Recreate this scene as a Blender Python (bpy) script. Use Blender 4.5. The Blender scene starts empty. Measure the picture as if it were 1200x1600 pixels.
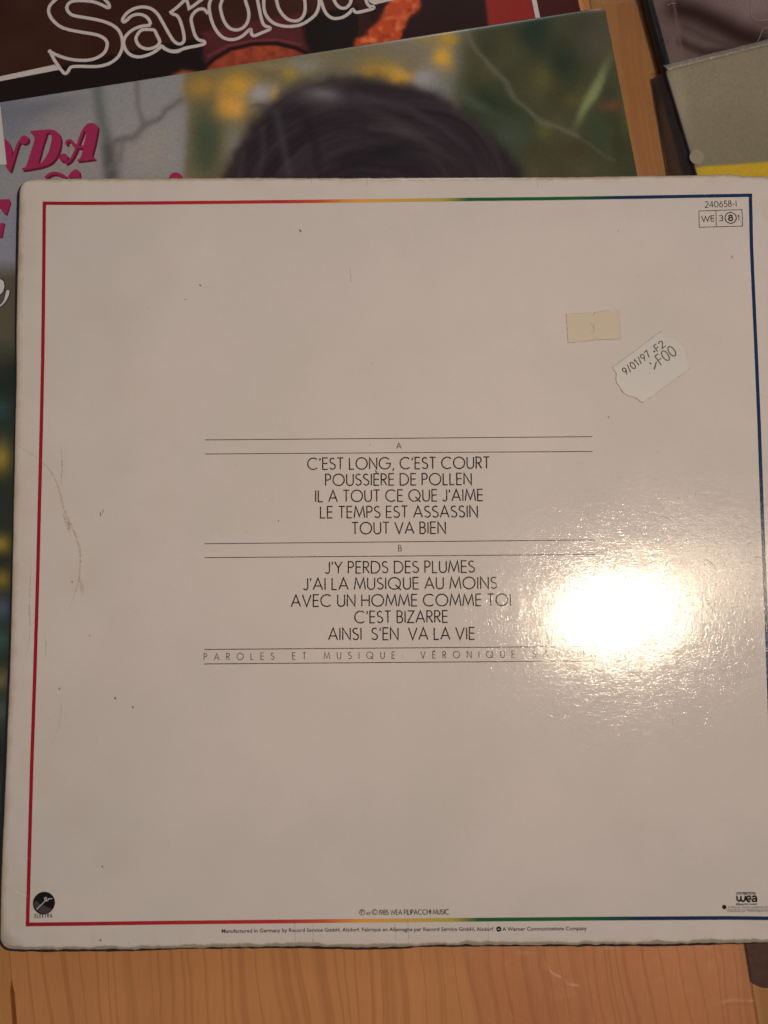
import bpy, bmesh, math, random
import numpy as np
from mathutils import Matrix, Vector
from mathutils.geometry import tessellate_polygon
random.seed(7)
rng = np.random.default_rng(7)
scene = bpy.context.scene
col = scene.collection

# ------------------------------------------------------------------ camera
F = 1200.0                       # focal length in photo pixels (photo 1200x1600)
ZC, SLOPE = 0.0078, 0.0125       # height and tilt of the big white sleeve on its heap
M_SLEEVE = Matrix.Translation((0, 0, ZC)) @ Matrix.Rotation(math.atan(SLOPE), 4, 'X')
M_CAM = M_SLEEVE @ Matrix.Translation((-0.006088, -0.004398, 0.313663)) @ \
    (Matrix.Rotation(math.radians(-0.4451), 4, 'Z') @ Matrix.Rotation(math.radians(0.0392), 4, 'Y') @ Matrix.Rotation(math.radians(3.587), 4, 'X'))
cd = bpy.data.cameras.new('camera')
cam = bpy.data.objects.new('camera', cd)
col.objects.link(cam)
cam.matrix_world = M_CAM
cd.sensor_fit = 'VERTICAL'
cd.sensor_height = 32.0
cd.lens = 32.0 * F / 1600.0
cd.clip_start = 0.01
cd.clip_end = 20
cd.dof.use_dof = True
cd.dof.focus_distance = 0.318
cd.dof.aperture_fstop = 5.6
scene.camera = cam

# ------------------------------------------------------------------ world, lamps, exposure
w = bpy.data.worlds.new('World')
scene.world = w
w.use_nodes = True
bg = w.node_tree.nodes['Background']
bg.inputs[0].default_value = (0.98, 0.93, 0.90, 1)
bg.inputs[1].default_value = 0.12

def lamp(name, loc, target, sx, sy, power, colour, roll=0.0, spread=180):
    ld = bpy.data.lights.new(name, 'AREA')
    ld.shape = 'ELLIPSE'
    ld.size, ld.size_y = sx, sy
    ld.energy = power
    ld.color = colour
    ld.spread = math.radians(spread)
    o = bpy.data.objects.new(name, ld)
    col.objects.link(o)
    d = Vector(target) - Vector(loc)
    q = d.to_track_quat('-Z', 'Y')
    o.matrix_world = Matrix.Translation(loc) @ q.to_matrix().to_4x4() @ Matrix.Rotation(roll, 4, 'Z')
    return o

def look(px, py):
    """ray of a photo pixel: origin and direction in the world"""
    d = Vector(((px - 600) / F, -(py - 800) / F, -1.0))
    R = M_CAM.to_3x3()
    return M_CAM.translation.copy(), (R @ d)

def at(px, py, zf=0.0):
    o, d = look(px, py)
    z = zf(0, 0) if callable(zf) else zf
    for _ in range(5 if callable(zf) else 1):
        t = (z - o.z) / d.z
        p = o + d * t
        if callable(zf):
            z = zf(p.x, p.y)
    p.z = z
    return p

def mirror_point(px, py, dist):
    """where a ceiling lamp has to hang for its reflection in the sleeve to fall at that spot"""
    p = at(px, py, lambda x, y: ZC + SLOPE * y)
    o, d = look(px, py)
    d.normalize()
    n = Vector((0, -SLOPE, 1)).normalized()
    r = d - 2 * d.dot(n) * n
    return p + r * dist

L1 = mirror_point(962, 962, 2.1)
lamp('ceiling_lamp', L1, (0.025, 0.035, 0), 0.335, 0.15, 0.63, (1.0, 0.80, 0.585), roll=math.radians(122), spread=33)
L2 = mirror_point(1112, 893, 2.15)
lamp('ceiling_lamp_small', L2, (0.0, 0, 0), 0.20, 0.32, 1.9, (1.0, 0.80, 0.58))
lamp('cool_fill_light', (0.10, 1.25, 0.58), (-0.05, 0, 0), 0.35, 0.35, 1.7, (0.86, 0.93, 1.0))  # added cool fill light from beyond the top edge, no known source

scene.view_settings.view_transform = 'Standard'
scene.view_settings.look = 'None'
scene.view_settings.exposure = 0.05
scene.view_settings.gamma = 1.0
scene.view_settings.use_curve_mapping = False
scene.cycles.max_bounces = 8
scene.cycles.transparent_max_bounces = 12
scene.cycles.sample_clamp_indirect = 4

# ------------------------------------------------------------------ helpers
LIGHT = (0.50, 0.425, 0.365)
def lin(c):
    c = c / 255.0
    return c / 12.92 if c <= 0.04045 else ((c + 0.055) / 1.055) ** 2.4
def alb(r, g, b):
    return tuple(min(0.9, max(lin(v) - 0.004, 0.002) / l) for v, l in zip((r, g, b), LIGHT))
LUT = np.array([lin(i) for i in range(256)])
def alb_arr(c):
    c = np.clip(c, 0, 255)
    i = np.floor(c).astype(int)
    j = np.minimum(i + 1, 255)
    f = c - i
    return np.clip((LUT[i] * (1 - f) + LUT[j] * f - 0.004) / np.array(LIGHT), 0.003, 0.9)

M_INV = M_CAM.inverted()
def project(P):
    A = np.array(M_INV)
    q = P @ A[:3, :3].T + A[:3, 3]
    return 600 + F * q[:, 0] / -q[:, 2], 800 - F * q[:, 1] / -q[:, 2]

def tag(o, label=None, cat=None, group=None, kind=None):
    if label: o['label'] = label
    if cat: o['category'] = cat
    if group: o['group'] = group
    if kind: o['kind'] = kind
    return o

def empty(name, loc):
    o = bpy.data.objects.new(name, None)
    o.empty_display_size = 0.02
    col.objects.link(o)
    o.location = loc
    return o

def link(name, me, mats, parent=None):
    o = bpy.data.objects.new(name, me)
    col.objects.link(o)
    for m in (mats if isinstance(mats, (list, tuple)) else [mats]):
        me.materials.append(m)
    if parent:
        o.parent = parent
        # root things hold only a translation, so this keeps the mesh in world coordinates
        loc = Vector((0, 0, 0))
        p = parent
        while p:
            if p.type == 'EMPTY': loc += p.location
            p = p.parent
        if parent.type == 'EMPTY':
            o.matrix_parent_inverse = Matrix.Translation(-loc)
    return o

# ------------------------------------------------------------------ material helpers
def new_mat(name):
    m = bpy.data.materials.new(name)
    m.use_nodes = True
    nt = m.node_tree
    b = nt.nodes['Principled BSDF']
    return m, nt, b

def N(nt, t, **kw):
    n = nt.nodes.new(t)
    for k, v in kw.items():
        if hasattr(n, k) and k not in ('inputs',):
            setattr(n, k, v)
    return n

def objcoord(nt, scale=(1, 1, 1), rot=(0, 0, 0), loc=(0, 0, 0)):
    tc = N(nt, 'ShaderNodeTexCoord')
    mp = N(nt, 'ShaderNodeMapping')
    mp.inputs['Scale'].default_value = scale
    mp.inputs['Rotation'].default_value = rot
    mp.inputs['Location'].default_value = loc
    nt.links.new(tc.outputs['Object'], mp.inputs[0])
    return mp.outputs[0]

def noise(nt, vec, scale, detail=3, rough=0.5, dist=0.0):
    n = N(nt, 'ShaderNodeTexNoise')
    n.inputs['Scale'].default_value = scale
    n.inputs['Detail'].default_value = detail
    n.inputs['Roughness'].default_value = rough
    n.inputs['Distortion'].default_value = dist
    nt.links.new(vec, n.inputs['Vector'])
    return n

def math_(nt, op, a, b=None, c=None):
    n = N(nt, 'ShaderNodeMath', operation=op)
    for i, v in enumerate((a, b, c)):
        if v is None: continue
        if isinstance(v, (int, float)): n.inputs[i].default_value = v
        else: nt.links.new(v, n.inputs[i])
    return n.outputs[0]

def ramp(nt, fac, stops):
    n = N(nt, 'ShaderNodeValToRGB')
    e = n.color_ramp.elements
    e[0].position, e[0].color = stops[0][0], (*stops[0][1], 1)
    e[1].position, e[1].color = stops[-1][0], (*stops[-1][1], 1)
    for p, c in stops[1:-1]:
        k = e.new(p); k.color = (*c, 1)
    nt.links.new(fac, n.inputs[0])
    return n.outputs[0]

def mix(nt, fac, a, b, mode='MIX'):
    n = N(nt, 'ShaderNodeMix', data_type='RGBA', blend_type=mode)
    n.clamp_factor = True
    for i, v in ((0, fac), (6, a), (7, b)):
        if isinstance(v, (int, float)): n.inputs[i].default_value = v
        elif isinstance(v, tuple): n.inputs[i].default_value = (*v, 1)
        else: nt.links.new(v, n.inputs[i])
    return n.outputs[2]

def ridge(nt, vec, scale, dist, detail=1.0):
    """thin wandering lines: 1 on the line, 0 away from it"""
    n = noise(nt, vec, scale, detail, 0.5, dist)
    a = math_(nt, 'ABSOLUTE', math_(nt, 'SUBTRACT', n.outputs[0], 0.5))
    return math_(nt, 'SUBTRACT', 1.0, math_(nt, 'MINIMUM', math_(nt, 'MULTIPLY', a, 9.0), 1.0))

def card_gloss(nt, b, rough=0.12, strength=1.0, spec=0.5, fibre=1.0):
    """coated card: pressed fibres under a thin clear varnish"""
    v = objcoord(nt)
    v2 = objcoord(nt, scale=(1.0, 0.35, 1.0), rot=(0, 0, 0.5))
    v3 = objcoord(nt, scale=(0.35, 1.0, 1.0), rot=(0, 0, 0.2), loc=(0.3, 0.2, 0))
    h = math_(nt, 'MULTIPLY', ridge(nt, v2, 760, 1.5), 0.80 * fibre)
    h = math_(nt, 'ADD', h, math_(nt, 'MULTIPLY', ridge(nt, v3, 640, 1.7), 0.80 * fibre))
    n1 = noise(nt, v, 620, 3, 0.6)
    n2 = noise(nt, v, 95, 2, 0.5)
    h = math_(nt, 'ADD', h, math_(nt, 'MULTIPLY', n1.outputs[0], 2.2))
    h = math_(nt, 'ADD', h, math_(nt, 'MULTIPLY', n2.outputs[0], 9.0))
    bp = N(nt, 'ShaderNodeBump')
    bp.inputs['Strength'].default_value = strength
    bp.inputs['Distance'].default_value = 0.0000056
    nt.links.new(h, bp.inputs['Height'])
    nt.links.new(bp.outputs[0], b.inputs['Normal'])
    rn = noise(nt, v, 60, 3)
    r = math_(nt, 'ADD', math_(nt, 'MULTIPLY', rn.outputs[0], 0.06), rough - 0.03)
    nt.links.new(r, b.inputs['Roughness'])
    b.inputs['Specular IOR Level'].default_value = spec

def mottled(nt, colour, amt=0.05, tint=True):
    v = objcoord(nt)
    a = noise(nt, v, 1500, 3, 0.8)
    c = noise(nt, v, 40, 3, 0.6)
    f = math_(nt, 'ADD', math_(nt, 'MULTIPLY', a.outputs[0], 0.85), math_(nt, 'MULTIPLY', c.outputs[0], 0.15))
    lo = tuple(x * (1 - amt * 1.6) for x in colour)
    hi = tuple(min(1, x * (1 + amt * 1.2)) for x in colour)
    k = ramp(nt, f, [(0.3, lo), (0.7, hi)])
    if tint:
        t = noise(nt, objcoord(nt, loc=(3, 1, 0)), 14, 6, 0.62)
        warm = tuple(x * y for x, y in zip(hi, (1.02, 0.985, 0.99)))
        cool = tuple(x * y for x, y in zip(lo, (0.99, 1.008, 1.0)))
        tn = ramp(nt, t.outputs[0], [(0.35, cool), (0.65, warm)])
        k = mix(nt, 0.5, k, tn)
    return k

def ink_mat(name, px, rough=0.12, strength=1.0, fibre=1.0, spec=0.5):
    m, nt, b = new_mat(name)
    c = alb(*px)
    nt.links.new(mottled(nt, c, 0.08, False), b.inputs['Base Color'])
    card_gloss(nt, b, rough, strength, spec, fibre)
    return m

def stain_mat(name, px, alpha):
    m, nt, b = new_mat(name)
    b.inputs['Base Color'].default_value = (*alb(*px), 1)
    b.inputs['Roughness'].default_value = 0.6
    n = noise(nt, objcoord(nt), 900, 3, 0.6)
    a = ramp(nt, n.outputs[0], [(0.3, (0, 0, 0)), (0.62, (alpha,) * 3)])
    nt.links.new(a, b.inputs['Alpha'])
    return m

# white coated card with wear painted per vertex (attribute "wear": r = brown wear, g = bare grey card)
def white_card():
    m, nt, b = new_mat('white_coated_card')
    base = mottled(nt, (0.765, 0.722, 0.735), 0.05)
    at_ = N(nt, 'ShaderNodeAttribute', attribute_name='wear')
    sp = N(nt, 'ShaderNodeSeparateColor')
    nt.links.new(at_.outputs['Color'], sp.inputs[0])
    n = noise(nt, objcoord(nt), 450, 5, 0.65)
    f = math_(nt, 'MULTIPLY', sp.outputs[0], math_(nt, 'ADD', 0.45, n.outputs[0]))
    base = mix(nt, f, base, (0.52, 0.40, 0.26))
    n2 = noise(nt, objcoord(nt, loc=(1, 0, 0)), 260, 4, 0.7)
    g = math_(nt, 'MULTIPLY', sp.outputs[1], math_(nt, 'ADD', 0.5, n2.outputs[0]))
    base = mix(nt, g, base, (0.40, 0.355, 0.295))
    nt.links.new(base, b.inputs['Base Color'])
    card_gloss(nt, b)
    return m
CARD = white_card()

# ------------------------------------------------------------------ drawing flat print as thin sheets laid on a surface
class Ink:
    def __init__(s, zf, lift=0.00004, step=0.002):
        s.v, s.f, s.zf, s.lift, s.step = [], [], zf, lift, step
        s.n = 0
    def z(s, x, y):
        return (s.zf(x, y) if callable(s.zf) else s.zf) + s.lift
    def stroke(s, pts, width, closed=False, taper=None):
        P = [np.array(p[:2], float) for p in pts]
        if closed: P.append(P[0])
        Q = [P[0]]
        for a, b in zip(P[:-1], P[1:]):
            L = np.hypot(*(b - a))
            if L < 1e-9: continue
            n = max(1, int(L / s.step))
            for i in range(1, n + 1): Q.append(a + (b - a) * i / n)
        n = len(Q)
        if n < 2: return
        base = len(s.v)
        s.n += 1; s.lift += 0.0000015 * (1 if s.n < 40 else 0)
        for i in range(n):
            if closed:
                d0 = Q[i] - Q[i - 1 if i > 0 else n - 2]; d1 = Q[(i + 1) if i < n - 1 else 1] - Q[i]
            else:
                d0 = Q[i] - Q[i - 1] if i > 0 else Q[1] - Q[0]
                d1 = Q[i + 1] - Q[i] if i < n - 1 else Q[-1] - Q[-2]
            d0 = d0 / (np.hypot(*d0) + 1e-12); d1 = d1 / (np.hypot(*d1) + 1e-12)
            n0 = np.array([-d0[1], d0[0]]); n1 = np.array([-d1[1], d1[0]])
            mm = n0 + n1
            L = np.hypot(*mm)
            if L < 0.3: mm = n0; k = 1.0
            else:
                mm /= L; k = min(1.0 / max(0.35, mm.dot(n0)), 2.4)
            h = width / 2 * k
            if taper: h *= taper(i / (n - 1))
            for sg in (1, -1):
                q = Q[i] + mm * h * sg
                s.v.append((q[0], q[1], s.z(q[0], q[1])))
        for i in range(n - 1):
            a = base + 2 * i
            s.f.append((a, a + 1, a + 3, a + 2))
    def poly(s, pts, holes=()):
        loops = [[Vector((p[0], p[1], 0)) for p in pts]] + [[Vector((p[0], p[1], 0)) for p in h] for h in holes]
        base = len(s.v)
        s.n += 1; s.lift += 0.0000015
        for l in loops:
            for p in l: s.v.append((p.x, p.y, s.z(p.x, p.y)))
        for t in tessellate_polygon(loops):
            s.f.append(tuple(base + i for i in t))
    def disc(s, c, r, n=40):
        s.poly([(c[0] + r * math.cos(2 * math.pi * i / n), c[1] + r * math.sin(2 * math.pi * i / n)) for i in range(n)])
    def build(s, name, mat, parent=None):
        me = bpy.data.meshes.new(name)
        fs = []
        V = s.v
        for f in s.f:                                      # every sheet faces up
            a, b, c = (np.array(V[i]) for i in f[:3])
            nz = (b - a)[0] * (c - a)[1] - (b - a)[1] * (c - a)[0]
            fs.append(f if nz >= 0 else tuple(reversed(f)))
        me.from_pydata(V, [], fs)
        return link(name, me, mat, parent)

def smooth(pts, n=6, closed=False):
    """Catmull-Rom through the points"""
    P = [np.array(p, float) for p in pts]
    out = []
    m = len(P)
    rngi = range(m) if closed else range(m - 1)
    for i in rngi:
        if closed: p0, p1, p2, p3 = P[i - 1], P[i], P[(i + 1) % m], P[(i + 2) % m]
        else: p0, p1, p2, p3 = P[max(i - 1, 0)], P[i], P[i + 1], P[min(i + 2, m - 1)]
        for k in range(n):
            t = k / n
            out.append(0.5 * ((2 * p1) + (-p0 + p2) * t + (2 * p0 - 5 * p1 + 4 * p2 - p3) * t * t + (-p0 + 3 * p1 - 3 * p2 + p3) * t ** 3))
    if not closed: out.append(P[-1])
    return out

# ------------------------------------------------------------------ a geometric light sans alphabet drawn as strokes (cap height 1)
def arc(cx, cy, rx, ry, a0, a1, n=14):
    return [(cx + rx * math.cos(math.radians(a0 + (a1 - a0) * i / n)), cy + ry * math.sin(math.radians(a0 + (a1 - a0) * i / n))) for i in range(n + 1)]
S_ = arc(.25, .76, .21, .215, 40, 180, 9) + arc(.25, .76, .21, .215, 180, 240, 4)[1:] + [(.27, .51)] + arc(.25, .255, .235, .235, 62, 0, 5) + arc(.25, .255, .235, .235, 0, -150, 11)[1:]
GL = {
 'A': (.74, [[(0, 0), (.37, 1), (.74, 0)], [(.13, .33), (.61, .33)]]),
 'B': (.50, [[(.03, 0), (.03, 1), (.24, 1)] + arc(.24, .765, .2, .235, 90, -90, 10) + [(.03, .53)], [(.24, .53)] + arc(.25, .265, .23, .265, 90, -90, 10) + [(.03, 0)]]),
 'C': (.86, [arc(.5, .5, .48, .5, 48, 312, 26)]),
 'D': (.76, [[(.03, 0), (.03, 1), (.25, 1)] + arc(.25, .5, .49, .5, 90, -90, 18) + [(.03, 0)]]),
 'E': (.46, [[(.46, 1), (.03, 1), (.03, 0), (.46, 0)], [(.03, .52), (.44, .52)]]),
 'F': (.44, [[(.44, 1), (.03, 1), (.03, 0)], [(.03, .52), (.42, .52)]]),
 'G': (1.0, [arc(.5, .5, .48, .5, 42, 360, 30) + [(.58, .5)]]),
 'H': (.66, [[(.03, 0), (.03, 1)], [(.63, 0), (.63, 1)], [(.03, .52), (.63, .52)]]),
 'I': (.08, [[(.04, 0), (.04, 1)]]),
 'J': (.36, [[(.33, 1), (.33, .2)] + arc(.16, .18, .17, .18, 0, -160, 8)]),
 'K': (.55, [[(.03, 0), (.03, 1)], [(.5, 1), (.05, .5), (.53, 0)]]),
 'L': (.42, [[(.03, 1), (.03, 0), (.42, 0)]]),
 'M': (.88, [[(.0, 0), (.13, 1), (.44, .12), (.75, 1), (.88, 0)]]),
 'N': (.68, [[(.03, 0), (.03, 1), (.65, 0), (.65, 1)]]),
 'O': (1.0, [arc(.5, .5, .48, .5, 0, 360, 36)]),
 'P': (.48, [[(.03, 0), (.03, 1), (.22, 1)] + arc(.22, .745, .24, .255, 90, -90, 12) + [(.03, .49)]]),
 'Q': (1.04, [arc(.5, .5, .48, .5, 0, 360, 36), [(.58, .38), (1.02, -.06)]]),
 'R': (.50, [[(.03, 0), (.03, 1), (.22, 1)] + arc(.22, .745, .24, .255, 90, -90, 12) + [(.03, .49)], [(.2, .49), (.50, 0)]]),
 'S': (.50, [S_]),
 'T': (.52, [[(0, 1), (.52, 1)], [(.26, 1), (.26, 0)]]),
 'U': (.62, [[(.03, 1), (.03, .3)] + arc(.31, .3, .28, .3, 180, 360, 14) + [(.59, 1)]]),
 'V': (.70, [[(0, 1), (.35, 0), (.70, 1)]]),
 'W': (1.06, [[(0, 1), (.27, 0), (.53, .92), (.79, 0), (1.06, 1)]]),
 'X': (.6, [[(0, 0), (.6, 1)], [(0, 1), (.6, 0)]]),
 'Y': (.60, [[(0, 1), (.30, .46), (.60, 1)], [(.30, .46), (.30, 0)]]),
 'Z': (.56, [[(.02, 1), (.55, 1), (0, 0), (.56, 0)]]),
 "'": (.10, [[(.07, 1.0), (.03, .74)]]),
 ',': (.14, [[(.12, .08), (.02, -.17)]]),
 ':': (.10, [[(.05, .0), (.05, .09)], [(.05, .38), (.05, .47)]]),
 '.': (.10, [[(.05, .0), (.05, .10)]]),
 '-': (.30, [[(.02, .38), (.28, .38)]]),
 '/': (.30, [[(0, -.08), (.30, 1.06)]]),
 '*': (.24, [arc(.12, .2, .06, .06, 0, 360, 10)]),
 '0': (.60, [arc(.3, .5, .27, .5, 0, 360, 24)]),
 '1': (.16, [[(.10, 0), (.10, 1)]]),
 '!': (.32, [[(.04, .78), (.2, 1), (.2, 0)]]),
 '2': (.54, [arc(.27, .73, .23, .27, 165, -30, 12) + [(.02, 0), (.54, 0)]]),
 '3': (.50, [arc(.24, .76, .2, .24, 150, -90, 12), arc(.24, .27, .23, .26, 90, -150, 14)]),
 '4': (.56, [[(.42, 0), (.42, 1), (.0, .27), (.56, .27)]]),
 '5': (.50, [[(.46, 1), (.13, 1), (.07, .55)] + arc(.23, .31, .24, .31, 115, -140, 14)]),
 '6': (.54, [[(.38, 1), (.08, .45)] + arc(.27, .29, .24, .29, 150, 510, 22)]),
 '7': (.50, [[(0, 1), (.48, 1), (.15, 0)]]),
 '8': (.50, [arc(.25, .77, .19, .22, 0, 360, 18), arc(.25, .28, .24, .27, 0, 360, 20)]),
 '9': (.54, [[(.16, 0), (.46, .55)] + arc(.27, .71, .24, .29, -30, 330, 22)]),
}
GL['É'] = (.46, GL['E'][1] + [[(.20, 1.10), (.32, 1.30)]])
GL['È'] = (.46, GL['E'][1] + [[(.14, 1.30), (.28, 1.10)]])
GL['a'] = GL['A']

def write(ink, text, p0, p1, cap, weight, gap=0.16, space=0.34, track=False, bold=1.0):
    """strokes of one line between two points of the surface (world metres)"""
    p0 = np.array(p0[:2]); p1 = np.array(p1[:2])
    ux = p1 - p0
    L = np.hypot(*ux); ux /= L
    uy = np.array([-ux[1], ux[0]])
    adv, x = [], 0.0
    for ch in text:
        if ch == ' ':
            adv.append(None); x += space; continue
        adv.append(x); x += GL[ch][0] + gap
    total = x - gap
    if track:                                             # letterspaced line: natural letters, wide even gaps
        n = len(text) - 1
        natural = sum(space if c == ' ' else GL[c][0] for c in text)
        g = (L / cap - natural) / n
        x = 0.0; adv = []
        for ch in text:
            if ch == ' ': adv.append(None); x += space + g
            else: adv.append(x); x += GL[ch][0] + g
        sx = cap
    else:
        sx = L / total
    for ch, a in zip(text, adv):
        if a is None: continue
        for st in GL[ch][1]:
            pts = [p0 + ux * (a + q[0]) * sx + uy * q[1] * cap for q in st]
            closed = len(st) > 10 and math.hypot(st[0][0] - st[-1][0], st[0][1] - st[-1][1]) < 1e-6
            if closed: pts = pts[:-1]
            ink.stroke(pts, weight, closed)

# ------------------------------------------------------------------ card panels (dense, bent, worn)
def panel(name, outline, nu, nv, zf, thick, mats, parent, corner=0.006, wear=None, colour=None, rim=0.0009, droop=0.0009, under=True, rag=0.0):
    """outline = (top, bottom, left, right) functions of 0..1 giving world xy; zf(x,y)= height of the face"""
    T, B, Lf, Rt = outline
    us = np.linspace(0, 1, nu); vs = np.linspace(0, 1, nv)
    # cluster some rows near the border
    def cl(a): return a - 0.045 * np.sin(2 * np.pi * a) * 1.0
    us, vs = cl(us), cl(vs)
    tp = np.array([T(u) for u in us]); bt = np.array([B(u) for u in us])
    lf = np.array([Lf(v) for v in vs]); rt = np.array([Rt(v) for v in vs])
    U, V = np.meshgrid(us, vs)
    P = (1 - V)[..., None] * tp[None] + V[..., None] * bt[None] + (1 - U)[..., None] * lf[:, None] + U[..., None] * rt[:, None] \
        - ((1 - U) * (1 - V))[..., None] * tp[0] - (U * (1 - V))[..., None] * tp[-1] - ((1 - U) * V)[..., None] * bt[0] - (U * V)[..., None] * bt[-1]
    W = np.hypot(*(tp[-1] - tp[0])); H = np.hypot(*(lf[-1] - lf[0]))
    # round the corners in the panel's own axes
    ex = (tp[-1] - tp[0]) / W; ey = (lf[-1] - lf[0]) / H
    dl, dr, dt, db = U * W, (1 - U) * W, V * H, (1 - V) * H
    r = corner
    def sgn(a, b): return a - b
    ax = np.where(dl < r, -(r - dl), np.where(dr < r, (r - dr), 0.0))
    ay = np.where(dt < r, -(r - dt), np.where(db < r, (r - db), 0.0))
    nx = ax * np.sqrt(np.maximum(0, 1 - ay ** 2 / (2 * r * r)))
    ny = ay * np.sqrt(np.maximum(0, 1 - ax ** 2 / (2 * r * r)))
    P = P + (nx - ax)[..., None] * ex + (ny - ay)[..., None] * ey
    edge = np.minimum(np.minimum(dl, dr), np.minimum(dt, db))
    X, Y = P[..., 0], P[..., 1]
    Z = np.vectorize(zf)(X, Y) if not getattr(zf, 'vec', False) else zf(X, Y)
    Z = Z - droop * np.exp(-edge / rim)
    top = np.stack([X, Y, Z], -1).reshape(-1, 3)
    faces = []
    idx = np.arange(nu * nv).reshape(nv, nu)
    q = np.stack([idx[:-1, :-1], idx[1:, :-1], idx[1:, 1:], idx[:-1, 1:]], -1).reshape(-1, 4)
    # rim: ring of border vertices pushed out and down, then the underside
    ring = np.concatenate([idx[0, :], idx[1:, -1], idx[-1, -2::-1], idx[-2:0:-1, 0]])
    n = len(ring)
    rp = top[ring]
    d = np.roll(rp, -1, 0) - np.roll(rp, 1, 0)
    nrm = np.stack([-d[:, 1], d[:, 0]], -1)
    nrm /= (np.hypot(nrm[:, 0], nrm[:, 1])[:, None] + 1e-12)
    if rag:
        jag = rng.normal(0, 1, n); k = np.ones(5) / 5
        jag = np.convolve(np.concatenate([jag[-4:], jag, jag[:4]]), k, 'same')[4:-4] * rag
    else: jag = np.zeros(n)
    rows = []
    for off, dz in ((0.00022, 0.22), (0.00028, 0.6), (0.00012, 1.0)):
        a = rp.copy()
        a[:, :2] += nrm * (off + jag[:, None] * (1 if dz < .9 else 0.4))
        a[:, 2] -= (thick - droop) * dz
        rows.append(a)
    c = top.mean(0); c[2] = rows[-1][:, 2].mean()
    cz = c.copy(); cz[2] = min(rows[-1][:, 2].min(), c[2]) - (0.0012 if under == 'low' else 0.0)
    verts = np.concatenate([top] + rows + [cz[None]])
    side = []
    prev = ring
    base = len(top)
    for k in range(3):
        cur = np.arange(n) + base + k * n
        side.append(np.stack([prev, np.roll(prev, -1), np.roll(cur, -1), cur], -1))
        prev = cur
    fq = np.concatenate([q] + side)
    me = bpy.data.meshes.new(name)
    nf = len(fq) + (n if under else 0)
    me.vertices.add(len(verts)); me.vertices.foreach_set('co', verts.astype(np.float32).ravel())
    loops = fq.ravel()
    if under:
        verts[len(verts) - 1, 2] += 0
        loops = np.concatenate([loops, np.stack([np.roll(prev, -1) * 0 + len(verts) - 1, prev, np.roll(prev, -1)], -1).ravel()])
    me.loops.add(len(loops)); me.loops.foreach_set('vertex_index', loops.astype(np.int32))
    starts = np.arange(len(fq)) * 4
    tot = np.full(len(fq), 4)
    if under:
        starts = np.append(starts, len(fq) * 4 + 3 * np.arange(n)); tot = np.append(tot, np.full(n, 3))
    me.polygons.add(nf)
    me.polygons.foreach_set('loop_start', starts.astype(np.int32))
    me.polygons.foreach_set('loop_total', tot.astype(np.int32))
    mi = np.zeros(nf, np.int32); mi[len(q):] = 1 if (isinstance(mats, (list, tuple)) and len(mats) > 1) else 0
    me.polygons.foreach_set('material_index', mi)
    sm = np.ones(nf, bool); sm[len(fq):] = False
    me.polygons.foreach_set('use_smooth', sm)
    me.update(calc_edges=True); me.validate()
    if wear is not None or colour is not None:
        at_ = me.color_attributes.new('wear' if wear is not None else 'print', 'FLOAT_COLOR', 'POINT')
        data = np.zeros((len(verts), 4), np.float32); data[:, 3] = 1
        if wear is not None:
            wr = wear(X, Y, edge, U, V)
            data[:len(top), :3] = np.stack(wr, -1).reshape(-1, 3)
            data[len(top):, :2] = (0.5, 1.0)
        else:
            data[:len(top), :3] = colour(top)
            data[len(top):, :3] = np.concatenate([data[ring, :3][np.tile(np.arange(n), 3)], data[:1, :3]]) * 0.8
        at_.data.foreach_set('color', data.ravel())
    return link(name, me, mats, parent)

def polyline_fn(pts):
    """arc-length parametrised polyline through world points"""
    P = np.array([[p[0], p[1]] for p in pts])
    s = np.concatenate([[0], np.cumsum(np.hypot(*np.diff(P, axis=0).T))]); s /= s[-1]
    return lambda t: np.array([np.interp(t, s, P[:, 0]), np.interp(t, s, P[:, 1])])

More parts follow.
